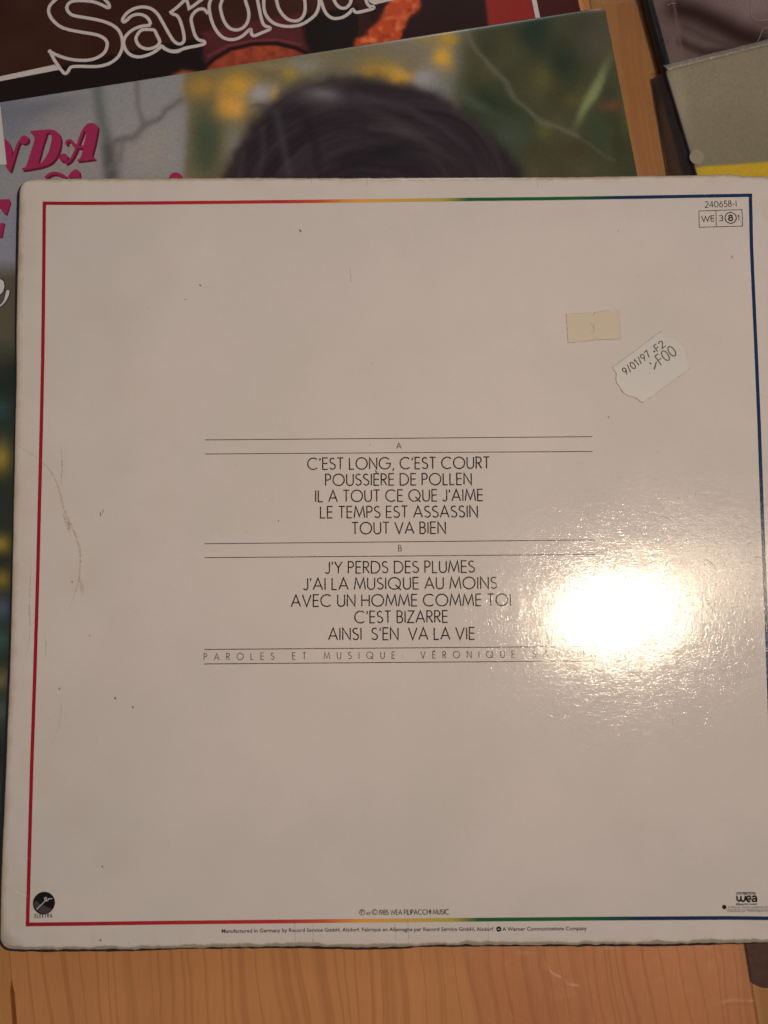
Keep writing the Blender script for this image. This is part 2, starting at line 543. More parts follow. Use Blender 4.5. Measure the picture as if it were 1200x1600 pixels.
# ================================================================== THE TABLE
def wood_mat(name, light, dark, knot=None, seed=0.0):
    m, nt, b = new_mat(name)
    v = objcoord(nt, loc=(seed, 0, 0))
    # slow waviness of the grain, then one-dimensional rings across the plank
    wv = noise(nt, objcoord(nt, scale=(5, 3.2, 1), loc=(seed, seed, 0)), 2.4, 3, 0.5)
    sx = N(nt, 'ShaderNodeSeparateXYZ'); nt.links.new(v, sx.inputs[0])
    x = math_(nt, 'ADD', sx.outputs[0], math_(nt, 'MULTIPLY', wv.outputs[0], 0.022))
    x = math_(nt, 'ADD', x, math_(nt, 'MULTIPLY', sx.outputs[1], 0.10))
    r1 = N(nt, 'ShaderNodeTexNoise', noise_dimensions='1D')
    r1.inputs['Scale'].default_value = 140; r1.inputs['Detail'].default_value = 0.6
    nt.links.new(x, r1.inputs['W'])
    line = math_(nt, 'SUBTRACT', 1.0, math_(nt, 'MINIMUM', 1.0, math_(nt, 'MULTIPLY', math_(nt, 'ABSOLUTE', math_(nt, 'SUBTRACT', r1.outputs[0], 0.52)), 17.0)))
    r2 = N(nt, 'ShaderNodeTexNoise', noise_dimensions='1D')
    r2.inputs['Scale'].default_value = 34; r2.inputs['Detail'].default_value = 2
    nt.links.new(x, r2.inputs['W'])
    band = ramp(nt, r2.outputs[0], [(0.3, (0, 0, 0)), (0.7, (1, 1, 1))])
    vf = objcoord(nt, scale=(60, 2.4, 1))
    fine = noise(nt, vf, 26, 4, 0.65)
    blot = noise(nt, objcoord(nt, scale=(1, 0.5, 1), loc=(seed, 2, 0)), 26, 3, 0.55)
    mid = tuple((a + c) / 2 for a, c in zip(light, dark))
    base = mix(nt, math_(nt, 'MULTIPLY', band, 0.35), light, mid)
    base = mix(nt, math_(nt, 'MULTIPLY', math_(nt, 'MULTIPLY', line, blot.outputs[0]), 0.68), base, dark)
    base = mix(nt, math_(nt, 'MULTIPLY', math_(nt, 'SUBTRACT', fine.outputs[0], 0.35), 0.7), base, tuple(x * 0.80 for x in mid))
    red = tuple(x * y for x, y in zip(light, (0.97, 0.92, 0.90)))
    base = mix(nt, ramp(nt, blot.outputs[0], [(0.45, (0, 0, 0)), (0.7, (0.12,) * 3)]), base, red)
    if knot:
        kx, ky, krx, kry = knot
        s2 = N(nt, 'ShaderNodeSeparateXYZ')
        kn = noise(nt, v, 160, 3)
        nt.links.new(objcoord(nt), s2.inputs[0])
        dx = math_(nt, 'DIVIDE', math_(nt, 'SUBTRACT', s2.outputs[0], kx), krx)
        dy = math_(nt, 'DIVIDE', math_(nt, 'SUBTRACT', s2.outputs[1], ky), kry)
        rr = math_(nt, 'ADD', math_(nt, 'POWER', math_(nt, 'ADD', math_(nt, 'MULTIPLY', dx, dx), math_(nt, 'MULTIPLY', dy, dy)), 0.5), math_(nt, 'MULTIPLY', kn.outputs[0], 0.12))
        km = ramp(nt, rr, [(0.0, (1, 1, 1)), (0.97, (1, 1, 1)), (1.1, (0.5,) * 3), (1.35, (0, 0, 0))])
        kc = mix(nt, noise(nt, v, 300, 4).outputs[0], alb(34, 16, 12), alb(72, 38, 30))
        base = mix(nt, km, base, kc)
    nt.links.new(base, b.inputs['Base Color'])
    b.inputs['Roughness'].default_value = 0.42
    b.inputs['Specular IOR Level'].default_value = 0.45
    bp = N(nt, 'ShaderNodeBump'); bp.inputs['Strength'].default_value = 0.35; bp.inputs['Distance'].default_value = 0.0003
    hh = math_(nt, 'ADD', math_(nt, 'MULTIPLY', fine.outputs[0], 0.5), math_(nt, 'MULTIPLY', line, -0.4))
    hh = math_(nt, 'ADD', hh, math_(nt, 'MULTIPLY', noise(nt, v, 90, 2).outputs[0], 1.2))
    nt.links.new(hh, bp.inputs['Height']); nt.links.new(bp.outputs[0], b.inputs['Normal'])
    return m

JR0, JR1 = at(1163, 1475), at(1183.5, 1600)          # joint right of centre
JL0, JL1 = at(16.5, 1533), at(21, 1600)              # open joint lower left
table = tag(empty('table', (0, 0, -0.028)), 'pine board table top under the heap of record sleeves', 'table')
def plank_edge(a, b, y):
    t = (y - a.y) / (b.y - a.y); return a.x + (b.x - a.x) * t
knot_c = at(1198, 1497)
WL = wood_mat('pine_pale', alb(160, 104, 63), alb(112, 63, 30), seed=0.0)
WM = wood_mat('pine_left', alb(156, 104, 62), alb(114, 66, 32), seed=1.7)
WR = wood_mat('pine_orange', alb(202, 128, 70), alb(150, 82, 34), knot=(knot_c.x, knot_c.y, 0.0125, 0.0128), seed=4.1)
def plank(xa, xb, mat, bow=None):
    """xa, xb: functions of y for the two long edges"""
    ys = sorted(set([-0.45, -0.3, -0.24] + [(-0.24 + 0.004 * i) for i in range(1, 20)] + [0.0, 0.15, 0.3, 0.45]))
    bm = bmesh.new()
    rows = []
    for y in ys:
        a, b_ = xa(y), xb(y)
        e = 0.0006
        rows.append([bm.verts.new(p) for p in ((a, y, -0.027), (a, y, -e), (a + e, y, 0), (b_ - e, y, 0), (b_, y, -e), (b_, y, -0.027))])
    for r0, r1 in zip(rows[:-1], rows[1:]):
        for i in range(5): bm.faces.new((r0[i], r0[i + 1], r1[i + 1], r1[i]))
        bm.faces.new((r0[5], r0[0], r1[0], r1[5]))
    bm.faces.new(rows[0]); bm.faces.new(list(reversed(rows[-1])))
    bmesh.ops.recalc_face_normals(bm, faces=bm.faces)
    me = bpy.data.meshes.new('plank'); bm.to_mesh(me); bm.free()
    return link('plank', me, mat, table)
jr = lambda y: plank_edge(JR0, JR1, y)
slopeL = 0.105
def jl(y): return JL0.x - slopeL * (y - JL0.y)
gap = lambda y: 0.00002 + max(0.0, min(1.0, (JL0.y - y) / 0.004)) * 0.0008
plank(lambda y: jl(y) - 0.20, lambda y: jl(y) - gap(y), WM)
plank(lambda y: jl(y) + gap(y), lambda y: jr(y) - 0.00004, WL)
plank(lambda y: jr(y) + 0.00004, lambda y: jr(y) + 0.30, WR)

# ================================================================== THE SLEEVES BEHIND
def print_mat(name, rough=0.25, strength=0.25, spec=0.5):
    m, nt, b = new_mat(name)
    a = N(nt, 'ShaderNodeAttribute', attribute_name='print')
    v = objcoord(nt)
    n = noise(nt, v, 900, 3, 0.7)
    k = ramp(nt, n.outputs[0], [(0.25, (0.86,) * 3), (0.75, (1.12,) * 3)])
    c = mix(nt, 1.0, a.outputs['Color'], k, 'MULTIPLY')
    nt.links.new(c, b.inputs['Base Color'])
    card_gloss(nt, b, rough, strength, spec, 0.25)
    return m
PRINT = print_mat('printed_cover')
def edge_mat(name, px):
    m, nt, b = new_mat(name)
    nt.links.new(mottled(nt, alb(*px), 0.2, False), b.inputs['Base Color'])
    b.inputs['Roughness'].default_value = 0.6
    return m
EDGE_DARK = edge_mat('dark_card_edge', (44, 40, 36))
EDGE_BLACK = edge_mat('black_card_edge', (30, 27, 28))
EDGE_BLUE = edge_mat('slate_card_edge', (68, 62, 66))

def square_outline(corner_pt, ang, size, which):
    """corner_pt world xy of that corner; ang = rotation of the top edge"""
    ex = np.array([math.cos(ang), math.sin(ang)]); ey = np.array([math.sin(ang), -math.cos(ang)])
    c = np.array(corner_pt[:2])
    if which == 'TR': tl = c - ex * size
    elif which == 'TL': tl = c
    elif which == 'BR': tl = c - ex * size - ey * size
    elif which == 'BL': tl = c - ey * size
    return (lambda t: tl + ex * size * t, lambda t: tl + ey * size + ex * size * t,
            lambda t: tl + ey * size * t, lambda t: tl + ex * size + ey * size * t), tl, ex, ey

SZ = 0.313
# --- colour painting tools for printed pictures (positions in photo pixels at the print's own place)
def lerpc(a, c, f): return a * (1 - f[:, None]) + np.array(c, float) * f[:, None]
def vnoise(x, y, s, seed):
    g = np.random.default_rng(seed).random((64, 64))
    xi, yi = x / s, y / s
    x0, y0 = np.floor(xi).astype(int), np.floor(yi).astype(int)
    fx, fy = xi - x0, yi - y0
    fx, fy = fx * fx * (3 - 2 * fx), fy * fy * (3 - 2 * fy)
    G = lambda i, j: g[i % 64, j % 64]
    return (G(x0, y0) * (1 - fx) + G(x0 + 1, y0) * fx) * (1 - fy) + (G(x0, y0 + 1) * (1 - fx) + G(x0 + 1, y0 + 1) * fx) * fy
def blob(x, y, cx, cy, rx, ry, ang=0, hard=2.0):
    a = math.radians(ang)
    u = ((x - cx) * math.cos(a) + (y - cy) * math.sin(a)) / rx
    v = (-(x - cx) * math.sin(a) + (y - cy) * math.cos(a)) / ry
    return np.exp(-(u * u + v * v) ** (hard / 2))
def dline(x, y, pts):
    d = np.full(x.shape, 1e9)
    for (x0, y0), (x1, y1) in zip(pts[:-1], pts[1:]):
        L2 = (x1 - x0) ** 2 + (y1 - y0) ** 2
        t = np.clip(((x - x0) * (x1 - x0) + (y - y0) * (y1 - y0)) / L2, 0, 1)
        d = np.minimum(d, np.hypot(x - x0 - t * (x1 - x0), y - y0 - t * (y1 - y0)))
    return d
def inside(x, y, pts):
    r = np.zeros(x.shape, bool)
    n = len(pts)
    for i in range(n):
        x0, y0 = pts[i]; x1, y1 = pts[(i + 1) % n]
        if y0 == y1: continue
        c = ((y0 > y) != (y1 > y)) & (x < (x1 - x0) * (y - y0) / (y1 - y0) + x0)
        r ^= c
    return r
def sdf(x, y, pts):
    d = dline(x, y, list(pts) + [pts[0]])
    return np.where(inside(x, y, pts), -d, d)

# --- brown sleeve with outlined lettering, farthest up
zBrown = 0.0030
ob, tlb, exb, eyb = square_outline(at(932, 118, zBrown), math.radians(11.0), SZ, 'BR')
brown = tag(empty('record_sleeve', (tlb[0] + .15, tlb[1] - .15, 0)), 'dark brown record sleeve with large outlined serif lettering and red block, beyond the garden photo', 'record sleeve')
HAT = [(316, 50), (470, 20), (476, 60), (484, 84), (440, 98), (330, 130), (318, 90)]
def paint_brown(P):
    x, y = project(P)
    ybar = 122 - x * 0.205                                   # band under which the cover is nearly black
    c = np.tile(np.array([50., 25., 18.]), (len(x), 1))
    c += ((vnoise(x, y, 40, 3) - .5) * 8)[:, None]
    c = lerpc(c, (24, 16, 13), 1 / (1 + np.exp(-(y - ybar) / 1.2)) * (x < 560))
    c = lerpc(c, (35, 18, 16), 1 / (1 + np.exp(-(x - 575) / 6)))
    # maroon round shape with dark arc and orange texture below
    s = sdf(x, y, HAT)
    n1 = vnoise(x, y, 7, 5)
    n2 = vnoise(x + 40, y, 16, 6)
    c = lerpc(c, (78, 32, 34), 1 / (1 + np.exp(s / 1.8)) * (0.75 + .25 * n2))
    archd = [(322, 112), (335, 95), (360, 78), (395, 69), (430, 68), (462, 76), (484, 86), (470, 112), (330, 118)]
    under = 1 / (1 + np.exp(sdf(x, y, archd) / 1.5))
    c = lerpc(c, (150, 62, 34), under * (0.45 + 0.5 * n1))
    c = lerpc(c, (100, 40, 36), under * np.clip((x - 420) / 60, 0, 1) * .6)
    c = lerpc(c, (30, 14, 12), np.exp(-(np.clip(dline(x, y, [(318, 106), (335, 92), (360, 77), (395, 69), (430, 67.5), (462, 75), (486, 86)]) - 1.5, 0, None) / 1.6) ** 2))
    c = lerpc(c, (105, 50, 52), np.exp(-(dline(x, y, [(325, 88), (355, 72), (395, 63.5), (435, 62), (470, 70)]) / 1.5) ** 2) * .8)
    c = lerpc(c, (175, 85, 58), 1 / (1 + np.exp(sdf(x, y, [(268, 118), (285, 110), (305, 112), (300, 122)]) / 1.5)) * .8)
    # orange fragment at right of the letters
    org = [(553, 74), (556, 62), (572, 56), (578, 45), (590, 34), (598, 20), (604, 8), (612, -8), (652, -8), (656, 8), (648, 22), (638, 30), (630, 44), (626, 66)]
    so = sdf(x, y, org) + (vnoise(x, y, 6, 8) - .5) * 5
    c = lerpc(c, (158, 58, 30), 1 / (1 + np.exp(so / 1.3)))
    c = lerpc(c, (190, 96, 54), 1 / (1 + np.exp((so + 3) / 1.3)) * np.clip(vnoise(x, y, 9, 9) * 2.2 - 0.9, 0, 1))
    c = lerpc(c, (120, 40, 24), 1 / (1 + np.exp((so + 3) / 1.3)) * np.clip(vnoise(x, y, 8, 11) * 2 - 1.2, 0, 1))
    # red block and the dark maroon beside it
    c = lerpc(c, (118, 33, 28), 1 / (1 + np.exp(sdf(x, y, [(755, -30), (826, -30), (839, 40), (764, 50)]) / .9)))
    c = lerpc(c, (56, 22, 20), 1 / (1 + np.exp(sdf(x, y, [(836, -30), (920, -30), (925, 60), (846, 60)]) / 1.0)))
    return alb_arr(c)
panel('printed_cover', ob, 470, 470, lambda x, y: zBrown, 0.0027, [PRINT, EDGE_DARK], brown, corner=0.002, colour=paint_brown)
LETTER = ink_mat('pale_letter_outline', (163, 146, 139), 0.3, 0.2, 0.2)
def px_ink(zf, scale, ox, oy, step=0.004, lift=0.00004):
    ink = Ink(zf, lift, step)
    conv = lambda pts: [at(ox + a / scale, oy + b / scale, zf) for a, b in pts]
    return ink, conv
PXM = 0.314 / 1200                                            # metres per photo pixel on the heap
ink = Ink(zBrown, 0.00005, 0.01)
A4 = lambda pts: [at(a / 4, b / 4, zBrown) for a, b in pts]
A3 = lambda pts: [at(250 + a / 3.4286, b / 3.4286, zBrown) for a, b in pts]
LW = 5.4 * PXM
S_out = [(365, -14), (330, 15), (309, 42), (305, 78), (325, 120), (370, 162), (430, 186), (520, 203), (600, 217), (645, 236), (668, 262), (668, 295), (650, 332), (605, 362), (550, 376), (480, 376), (410, 364), (350, 342), (302, 317)]
ink.stroke(smooth(A4(S_out), 6), LW)
ink.stroke(A4([(308, 312), (338, 372), (378, 432), (400, 458)]), LW)
ink.stroke(smooth(A4([(396, 456), (412, 459), (426, 446), (445, 420), (500, 415), (600, 416), (665, 404), (715, 378), (750, 338), (766, 285), (760, 230), (737, 185), (692, 152), (620, 127), (540, 112), (460, 97), (428, 75), (418, 48), (432, 20), (465, 6), (520, 5), (585, 12), (630, 28), (672, 48), (684, 42), (676, 20), (645, -14)]), 5), LW)
ink.stroke(smooth(A4([(942, 155), (930, 122), (900, 97), (860, 90), (820, 102), (795, 125), (776, 138), (766, 128), (775, 105), (800, 77), (840, 54), (890, 44), (940, 53), (980, 82), (1012, 132), (1050, 200), (1085, 255), (1112, 274), (1136, 272), (1151, 250), (1146, 200), (1126, 130), (1105, 97), (1076, 88)]), 5), LW)
ink.stroke(smooth(A4([(942, 157), (880, 166), (830, 187), (790, 222), (773, 262), (786, 312), (820, 345), (870, 356), (930, 342), (980, 315), (1012, 290), (1030, 305), (1070, 322), (1112, 322), (1140, 308), (1200, 292)]), 5), LW)
ink.stroke(smooth(A4([(890, 187), (940, 185), (965, 190), (982, 222), (998, 258), (985, 285), (950, 302), (910, 305), (870, 285), (850, 248), (862, 212)]), 5, True), LW, True)
ink.stroke(A4([(1076, 88), (1068, 76), (1110, 44), (1170, -14)]), LW)
ink.stroke(A3([(138, -12), (150, 22), (156, 46), (176, 34), (205, 12), (238, -12)]), LW)
ink.stroke(smooth(A3([(258, 74), (235, 50), (205, 52), (178, 75), (167, 105), (176, 150), (188, 190), (207, 213), (236, 222), (236, 236), (200, 246), (140, 257), (100, 271), (60, 274), (30, 262), (0, 244)]), 5), LW)
ink.stroke(smooth(A3([(276, -14), (264, 30), (269, 80), (286, 135), (315, 182), (350, 207), (395, 212), (438, 196), (470, 168), (486, 158), (490, 180), (504, 192), (548, 175), (588, 157), (584, 146), (560, 137), (546, 110), (531, 45), (520, -14)]), 5), LW)
ink.stroke(smooth(A3([(340, -14), (324, 30), (330, 75), (348, 122), (375, 152), (410, 161), (445, 149), (470, 115), (476, 70), (463, 20), (452, -14)]), 5), LW)
ink.stroke(smooth(A3([(556, -14), (558, 50), (577, 95), (617, 128), (680, 142), (750, 134), (803, 105), (838, 70), (853, 20), (850, -14)]), 5), LW)
ink.stroke(smooth(A3([(622, -14), (634, 40), (658, 80), (692, 107), (735, 112), (765, 90), (778, 50), (774, -14)]), 5), LW)
ink.stroke(smooth(A3([(858, -14), (876, 45), (897, 80), (930, 99), (975, 94), (1012, 72), (1032, 51), (1052, 67), (1100, 58), (1142, 46), (1142, 36), (1122, 33), (1108, 15), (1100, -14)]), 5), LW)
ink.stroke(smooth(A3([(926, -14), (945, 24), (972, 44), (1000, 40), (1020, 16), (1024, -14)]), 5), LW)
ink.build('outlined_lettering', LETTER, brown)
ink = Ink(zBrown, 0.00005, 0.01)
ink.poly(A4([(-60, 492), (0, 478), (342, 404), (372, 436), (0, 508), (-60, 520)]))
ink.build('pale_rule', LETTER, brown)
ink = Ink(zBrown, 0.00005, 0.01)
ink.poly(A3([(1108, -14), (1120, 10), (1148, 26), (1200, 13), (1290, -8), (1290, -14)]))
ink.build('pale_rule', LETTER, brown)
ink = Ink(zBrown, 0.00005, 0.01)
ink.poly([at(830, -4, zBrown), at(837.5, -4, zBrown), at(844.5, 30, zBrown), at(837, 30, zBrown)])
ink.build('pale_bar', LETTER, brown)

# --- sleeve with the garden photograph
zPh = lambda x, y: 0.0052 + 0.0045 * y
zPh.vec = True
p_tr = at(945, 10.5, zPh)
p_l = at(2, 159, zPh)
angP = math.atan2(p_tr.y - p_l.y, p_tr.x - p_l.x)
oph, tlp, exp_, eyp = square_outline(p_tr, angP, 0.342, 'TR')
photo = tag(empty('record_sleeve', (tlp[0] + .15, tlp[1] - .15, 0.0)), 'record sleeve with blurred garden photo, dark hair and pink lettering, partly under the white sleeve', 'record sleeve')
DOME = [(300, 420), (335, 300), (352, 262), (362, 240), (378, 215), (400, 186), (425, 160), (452, 138), (485, 124), (520, 118), (560, 117), (600, 121), (640, 131), (672, 144), (705, 160), (740, 183), (770, 210), (795, 240), (815, 275), (840, 340), (850, 420)]
def paint_photo(P):
    x, y = project(P)
    n1 = vnoise(x, y, 38, 21); n2 = vnoise(x, y, 14, 22)
    xo, yo = x, y
    x = x + (vnoise(xo, yo, 29, 81) - .5) * 9; y = y + (vnoise(xo + 300, yo, 26, 82) - .5) * 9
    c = np.tile(np.array([118., 112., 112.]), (len(x), 1))
    c = lerpc(c, (98, 96, 104), blob(x, y, 5, 190, 60, 60))
    c = lerpc(c, (88, 86, 90), blob(x, y, 60, 168, 70, 16, -9) * .7)
    c = lerpc(c, (128, 112, 104), blob(x, y, 110, 240, 70, 45) * .7)
    c = lerpc(c, (132, 118, 110), blob(x, y, 232, 235, 45, 55) * .8)
    # trunk and branches
    c = lerpc(c, (86, 84, 80), np.exp(-(dline(x, y, [(153, 140), (160, 190), (168, 230), (176, 280)]) / 9) ** 2) * .85)
    c = lerpc(c, (70, 66, 62), np.exp(-(dline(x, y, [(168, 232), (178, 290)]) / 11) ** 2) * .8)
    c = lerpc(c, (88, 78, 72), np.exp(-(dline(x, y, [(180, 223), (203, 217), (222, 198), (252, 180), (285, 152)]) / 6) ** 2) * .7)
    c = lerpc(c, (92, 84, 78), np.exp(-(dline(x, y, [(214, 125), (214, 165), (222, 195)]) / 5) ** 2) * .6)
    c = lerpc(c, (92, 86, 80), np.exp(-(dline(x, y, [(190, 224), (186, 250), (170, 268)]) / 5) ** 2) * .6)
    # soft transition to the greens
    g = 1 / (1 + np.exp(-(x - 292) / 3))
    c = lerpc(c, (98, 84, 58), g * np.clip(1.25 - (x - 290) / 500, 0.0, 1))
    c = lerpc(c, (58, 64, 50), blob(x, y, 322, 222, 26, 55, 0, 3) * .95)
    c = lerpc(c, (112, 108, 104), blob(x, y, 368, 225, 16, 40) * .7)
    for cx, cy, rx, ry, cc, k in ((315, 135, 20, 16, (134, 100, 44), .8), (372, 132, 24, 20, (160, 116, 44), .9), (362, 165, 17, 16, (176, 122, 54), .95),
                                  (352, 150, 14, 22, (150, 108, 50), .6), (452, 117, 14, 12, (128, 104, 46), .8), (425, 102, 40, 8, (112, 98, 66), .6),
                                  (408, 150, 22, 16, (136, 126, 122), .9), (428, 153, 6, 13, (150, 118, 70), .8), (478, 100, 22, 12, (120, 112, 104), .7),
                                  (405, 168, 12, 3, (78, 70, 70), .7), (560, 85, 40, 16, (96, 86, 60), .7), (590, 108, 26, 18, (140, 104, 36), .85), (625, 122, 18, 18, (172, 124, 44), .95),
                                  (690, 92, 16, 15, (176, 128, 48), .95), (700, 62, 18, 12, (146, 112, 40), .9), (663, 62, 20, 10, (120, 98, 50), .6),
                                  (660, 128, 18, 17, (134, 122, 126), .9), (680, 140, 22, 12, (112, 110, 104), .7), (600, 88, 60, 14, (104, 92, 72), .5), (640, 100, 12, 10, (104, 88, 66), .6)):
        c = lerpc(c, tuple(v * (1.07 if cc[0] > cc[2] * 1.6 else 1.0) for v in cc), blob(x, y, cx, cy, rx * 1.12, ry * 1.12, 0, 2.2) * min(1, k * 1.1))
    # dark garden at right
    r = 1 / (1 + np.exp(-(x - 722 + (y - 60) * 0.12) / 7))
    dk = np.stack([50 + 18 * n1, 50 + 14 * n1, 36 + 6 * n1], -1)
    c = c * (1 - r[:, None]) + dk * r[:, None]
    for cx, cy, rx, ry, a, cc, k in ((835, 50, 28, 34, 0, (28, 38, 28), .8), (885, 100, 26, 34, 20, (28, 36, 26), .7), (770, 165, 55, 34, 30, (34, 42, 30), .8),
                                     (795, 215, 40, 28, 0, (58, 68, 56), .6), (745, 160, 40, 9, 30, (66, 72, 60), .6), (850, 125, 16, 18, 0, (84, 76, 40), .6), (895, 155, 22, 12, 0, (78, 70, 34), .6),
                                     (852, 205, 13, 16, 0, (86, 78, 36), .6), (935, 60, 34, 40, 0, (70, 62, 54), .7), (955, 165, 20, 12, 0, (92, 58, 38), .8), (935, 215, 18, 34, 0, (44, 58, 42), .7),
                                     (965, 225, 12, 40, 0, (44, 44, 30), .7), (880, 235, 60, 24, 0, (58, 46, 34), .6)):
        c = lerpc(c, cc, blob(x, y, cx, cy, rx, ry, a) * k)
    c = lerpc(c, (110, 116, 74), blob(x, y, 924, 146, 52, 9.5, -63, 3) * .85)
    c = lerpc(c, (96, 88, 80), np.exp(-(dline(x, y, [(728, 45), (738, 66), (748, 85), (768, 106), (790, 128), (800, 150), (826, 175), (846, 190), (875, 201), (900, 211)]) / 4.6) ** 2) * .5)
    c = lerpc(c, (78, 74, 64), np.exp(-(dline(x, y, [(900, 211), (930, 232), (960, 250)]) / 3.0) ** 2) * .4)
    x, y = xo, yo
    # dark head of hair
    s = sdf(x, y, DOME) + (n2 - .5) * 6 + (n1 - .5) * 8
    h = 1 / (1 + np.exp(s / 4.2))
    th = np.arctan2(y - 330, x - 580); rad = np.hypot(x - 580, (y - 330) * 1.0)
    rr_ = np.hypot((x - 590) * .95, (y - 345)) + 34 * vnoise(th * 60 + 400, rad * .3, 45, 31)
    st = vnoise(rr_ + 500, th * 14 + 300, 8, 31)
    stv = vnoise(rr_ + 900, th * 9 + 200, 21, 33)
    sf = vnoise(rr_ * 1.0 + 200, th * 22 + 100, 3.2, 35)
    kk = 26 * st * stv + 9 * stv + 9 * (sf - .5)
    hc = np.stack([30 + kk * .7, 24 + kk * .58, 27 + kk * .6], -1)
    c = c * (1 - h[:, None]) + hc * h[:, None]
    for pts_, w__, cc_ in (([(432, 175), (440, 215), (452, 270)], 7, (68, 64, 66)), ([(410, 200), (412, 240), (405, 280)], 6, (60, 52, 56)), ([(470, 170), (490, 215), (500, 275)], 8, (26, 22, 25)),
                           ([(560, 150), (640, 170), (710, 215), (760, 275)], 7, (66, 55, 60)), ([(580, 200), (650, 210), (710, 250)], 6, (64, 54, 58)), ([(600, 175), (680, 200), (740, 250)], 5, (30, 24, 27)), ([(380, 240), (372, 280)], 6, (62, 54, 58))):
        c = lerpc(c, cc_, np.exp(-(dline(x, y, pts_) / w__) ** 2) * .38 * h)
    c = lerpc(c, (108, 100, 102), blob(x, y, 506, 147, 24, 9, 8) * .75 * h)
    c = lerpc(c, (86, 78, 80), blob(x, y, 500, 150, 42, 18, 0) * .6 * h)
    c = lerpc(c, (74, 62, 62), blob(x, y, 650, 215, 90, 12, 32) * .45 * h)
    c = lerpc(c, (24, 22, 25), blob(x, y, 600, 240, 60, 16, -10) * .7 * h)
    c = lerpc(c, (36, 29, 31), blob(x, y, 720, 250, 70, 40, 40) * .6 * h)
    # everything farther down the left side
    lo = np.clip((y - 300) / 30, 0, 1) * (x < 300)
    dd = np.stack([30 + 12 * n1, 32 + 14 * n1, 28 + 12 * n1], -1)
    low = lerpc(np.tile(np.array([112., 108., 116.]), (len(x), 1)), (72, 66, 52), np.clip((y - 405) / 30, 0, 1))
    low = low * (1 - np.clip((y - 525) / 50, 0, 1))[:, None] + dd * np.clip((y - 525) / 50, 0, 1)[:, None]
    for cy, ry, cc in ((715, 26, (120, 100, 44)), (850, 16, (116, 96, 40)), (905, 18, (104, 84, 38)), (950, 20, (62, 66, 80)), (640, 20, (40, 56, 52)), (1062, 20, (86, 76, 50)), (1000, 18, (44, 64, 58)), (1110, 20, (60, 66, 56))):
        low = lerpc(low, cc, blob(x, y, 2, cy, 16, ry))
    c = c * (1 - lo[:, None]) + low * lo[:, None]
    # rubbed upper right corner and edge
    c = lerpc(c, (150, 110, 90), blob(x, y, 932, 14, 14, 4) * .7)
    return alb_arr(c)
panel('printed_cover', oph, 620, 620, zPh, 0.0024, [PRINT, EDGE_DARK], photo, corner=0.0022, colour=paint_photo, droop=0.0003)

PINK = ink_mat('pink_ink', (128, 32, 64), 0.3, 0.2, 0.2)
PINKSH = ink_mat('dark_pink_ink', (78, 20, 38), 0.3, 0.2, 0.2)
WHITEINK = ink_mat('white_ink', (158, 152, 150), 0.3, 0.2, 0.2)
BLACKINK = ink_mat('black_ink', (24, 20, 20), 0.3, 0.2, 0.2)
def letters(zoomfn, shapes, dx, dy):
    """pink shapes with a darker drop shape printed behind"""
    for grp in shapes:
        a = Ink(zPh, 0.00003, 0.01); b_ = Ink(zPh, 0.00007, 0.01)
        for kind, pts, arg in grp:
            sh = [(p[0] + dx, p[1] + dy) for p in pts]
            if kind == 'poly':
                a.poly(zoomfn(sh), [zoomfn([(p[0] + dx, p[1] + dy) for p in h]) for h in arg])
                b_.poly(zoomfn(pts), [zoomfn(h) for h in arg])
            elif kind == 'stroke':
                a.stroke(smooth(zoomfn(sh), 4), arg * PXM); b_.stroke(smooth(zoomfn(pts), 4), arg * PXM)
            elif kind == 'disc':
                a.disc(zoomfn(sh)[0], arg * PXM); b_.disc(zoomfn(pts)[0], arg * PXM)
        a.build('letter_shade', PINKSH, photo); b_.build('pink_letter', PINK, photo)
Z75 = lambda pts: [at(a / 7.5, 150 + b / 7.5, zPh) for a, b in pts]
def sm(pts, n=4): return [tuple(p) for p in smooth(pts, n, True)]
letters(Z75, [
    [('poly', [(20, 500), (75, 512), (112, 560), (150, 660), (132, 760), (120, 870), (108, 885), (80, 850), (60, 780), (30, 640)], []),
    ('stroke', [(270, 515), (225, 540), (190, 620), (150, 760), (112, 880)], 4.6),
    ('disc', [(285, 512)], 7.2)],
    [('poly', sm([(362, 412), (480, 398), (590, 392), (660, 412), (703, 460), (716, 530), (703, 620), (668, 710), (608, 782), (520, 825), (420, 848), (272, 872), (262, 845), (305, 825), (350, 690), (402, 520), (398, 470), (372, 445)], 3),
     [[(552, 435), (585, 432), (605, 460), (605, 520), (575, 640), (535, 725), (482, 785), (448, 790), (500, 600)]])],
    [('poly', sm([(1012, 335), (1060, 318), (1112, 325), (1145, 365), (1140, 440), (1112, 580), (1080, 705), (1112, 722), (1105, 742), (1005, 757), (912, 765), (905, 745), (940, 728), (968, 640), (990, 540), (1010, 440), (985, 400)], 3), []),
    ('stroke', [(1030, 350), (985, 390), (945, 480), (905, 590), (868, 680), (820, 755), (765, 790)], 4.4),
    ('disc', [(745, 722)], 7.0),
    ('stroke', [(785, 572), (782, 535), (820, 522), (850, 545), (880, 590), (945, 600), (985, 590)], 4.6)],
    [('stroke', [(530, 960), (590, 915), (660, 905), (740, 935), (770, 960)], 5.0)],
    [('poly', [(790, 960), (820, 905), (868, 865), (900, 858), (928, 880), (940, 960)], [])],
], 20, 22)
Z4 = lambda pts: [at(a / 4, 150 + b / 4, zPh) for a, b in pts]
letters(Z4, [[('disc', [(1098, 518)], 11.0)], [('poly', [(-20, 652), (10, 646), (60, 645), (66, 668), (42, 745), (25, 735), (0, 700), (-20, 690)], [])],
             [('poly', [(-20, 796), (30, 794), (14, 880), (-20, 888)], [])]], 5, 6)
a = Ink(zPh, 0.00003, 0.01); b_ = Ink(zPh, 0.00007, 0.01)
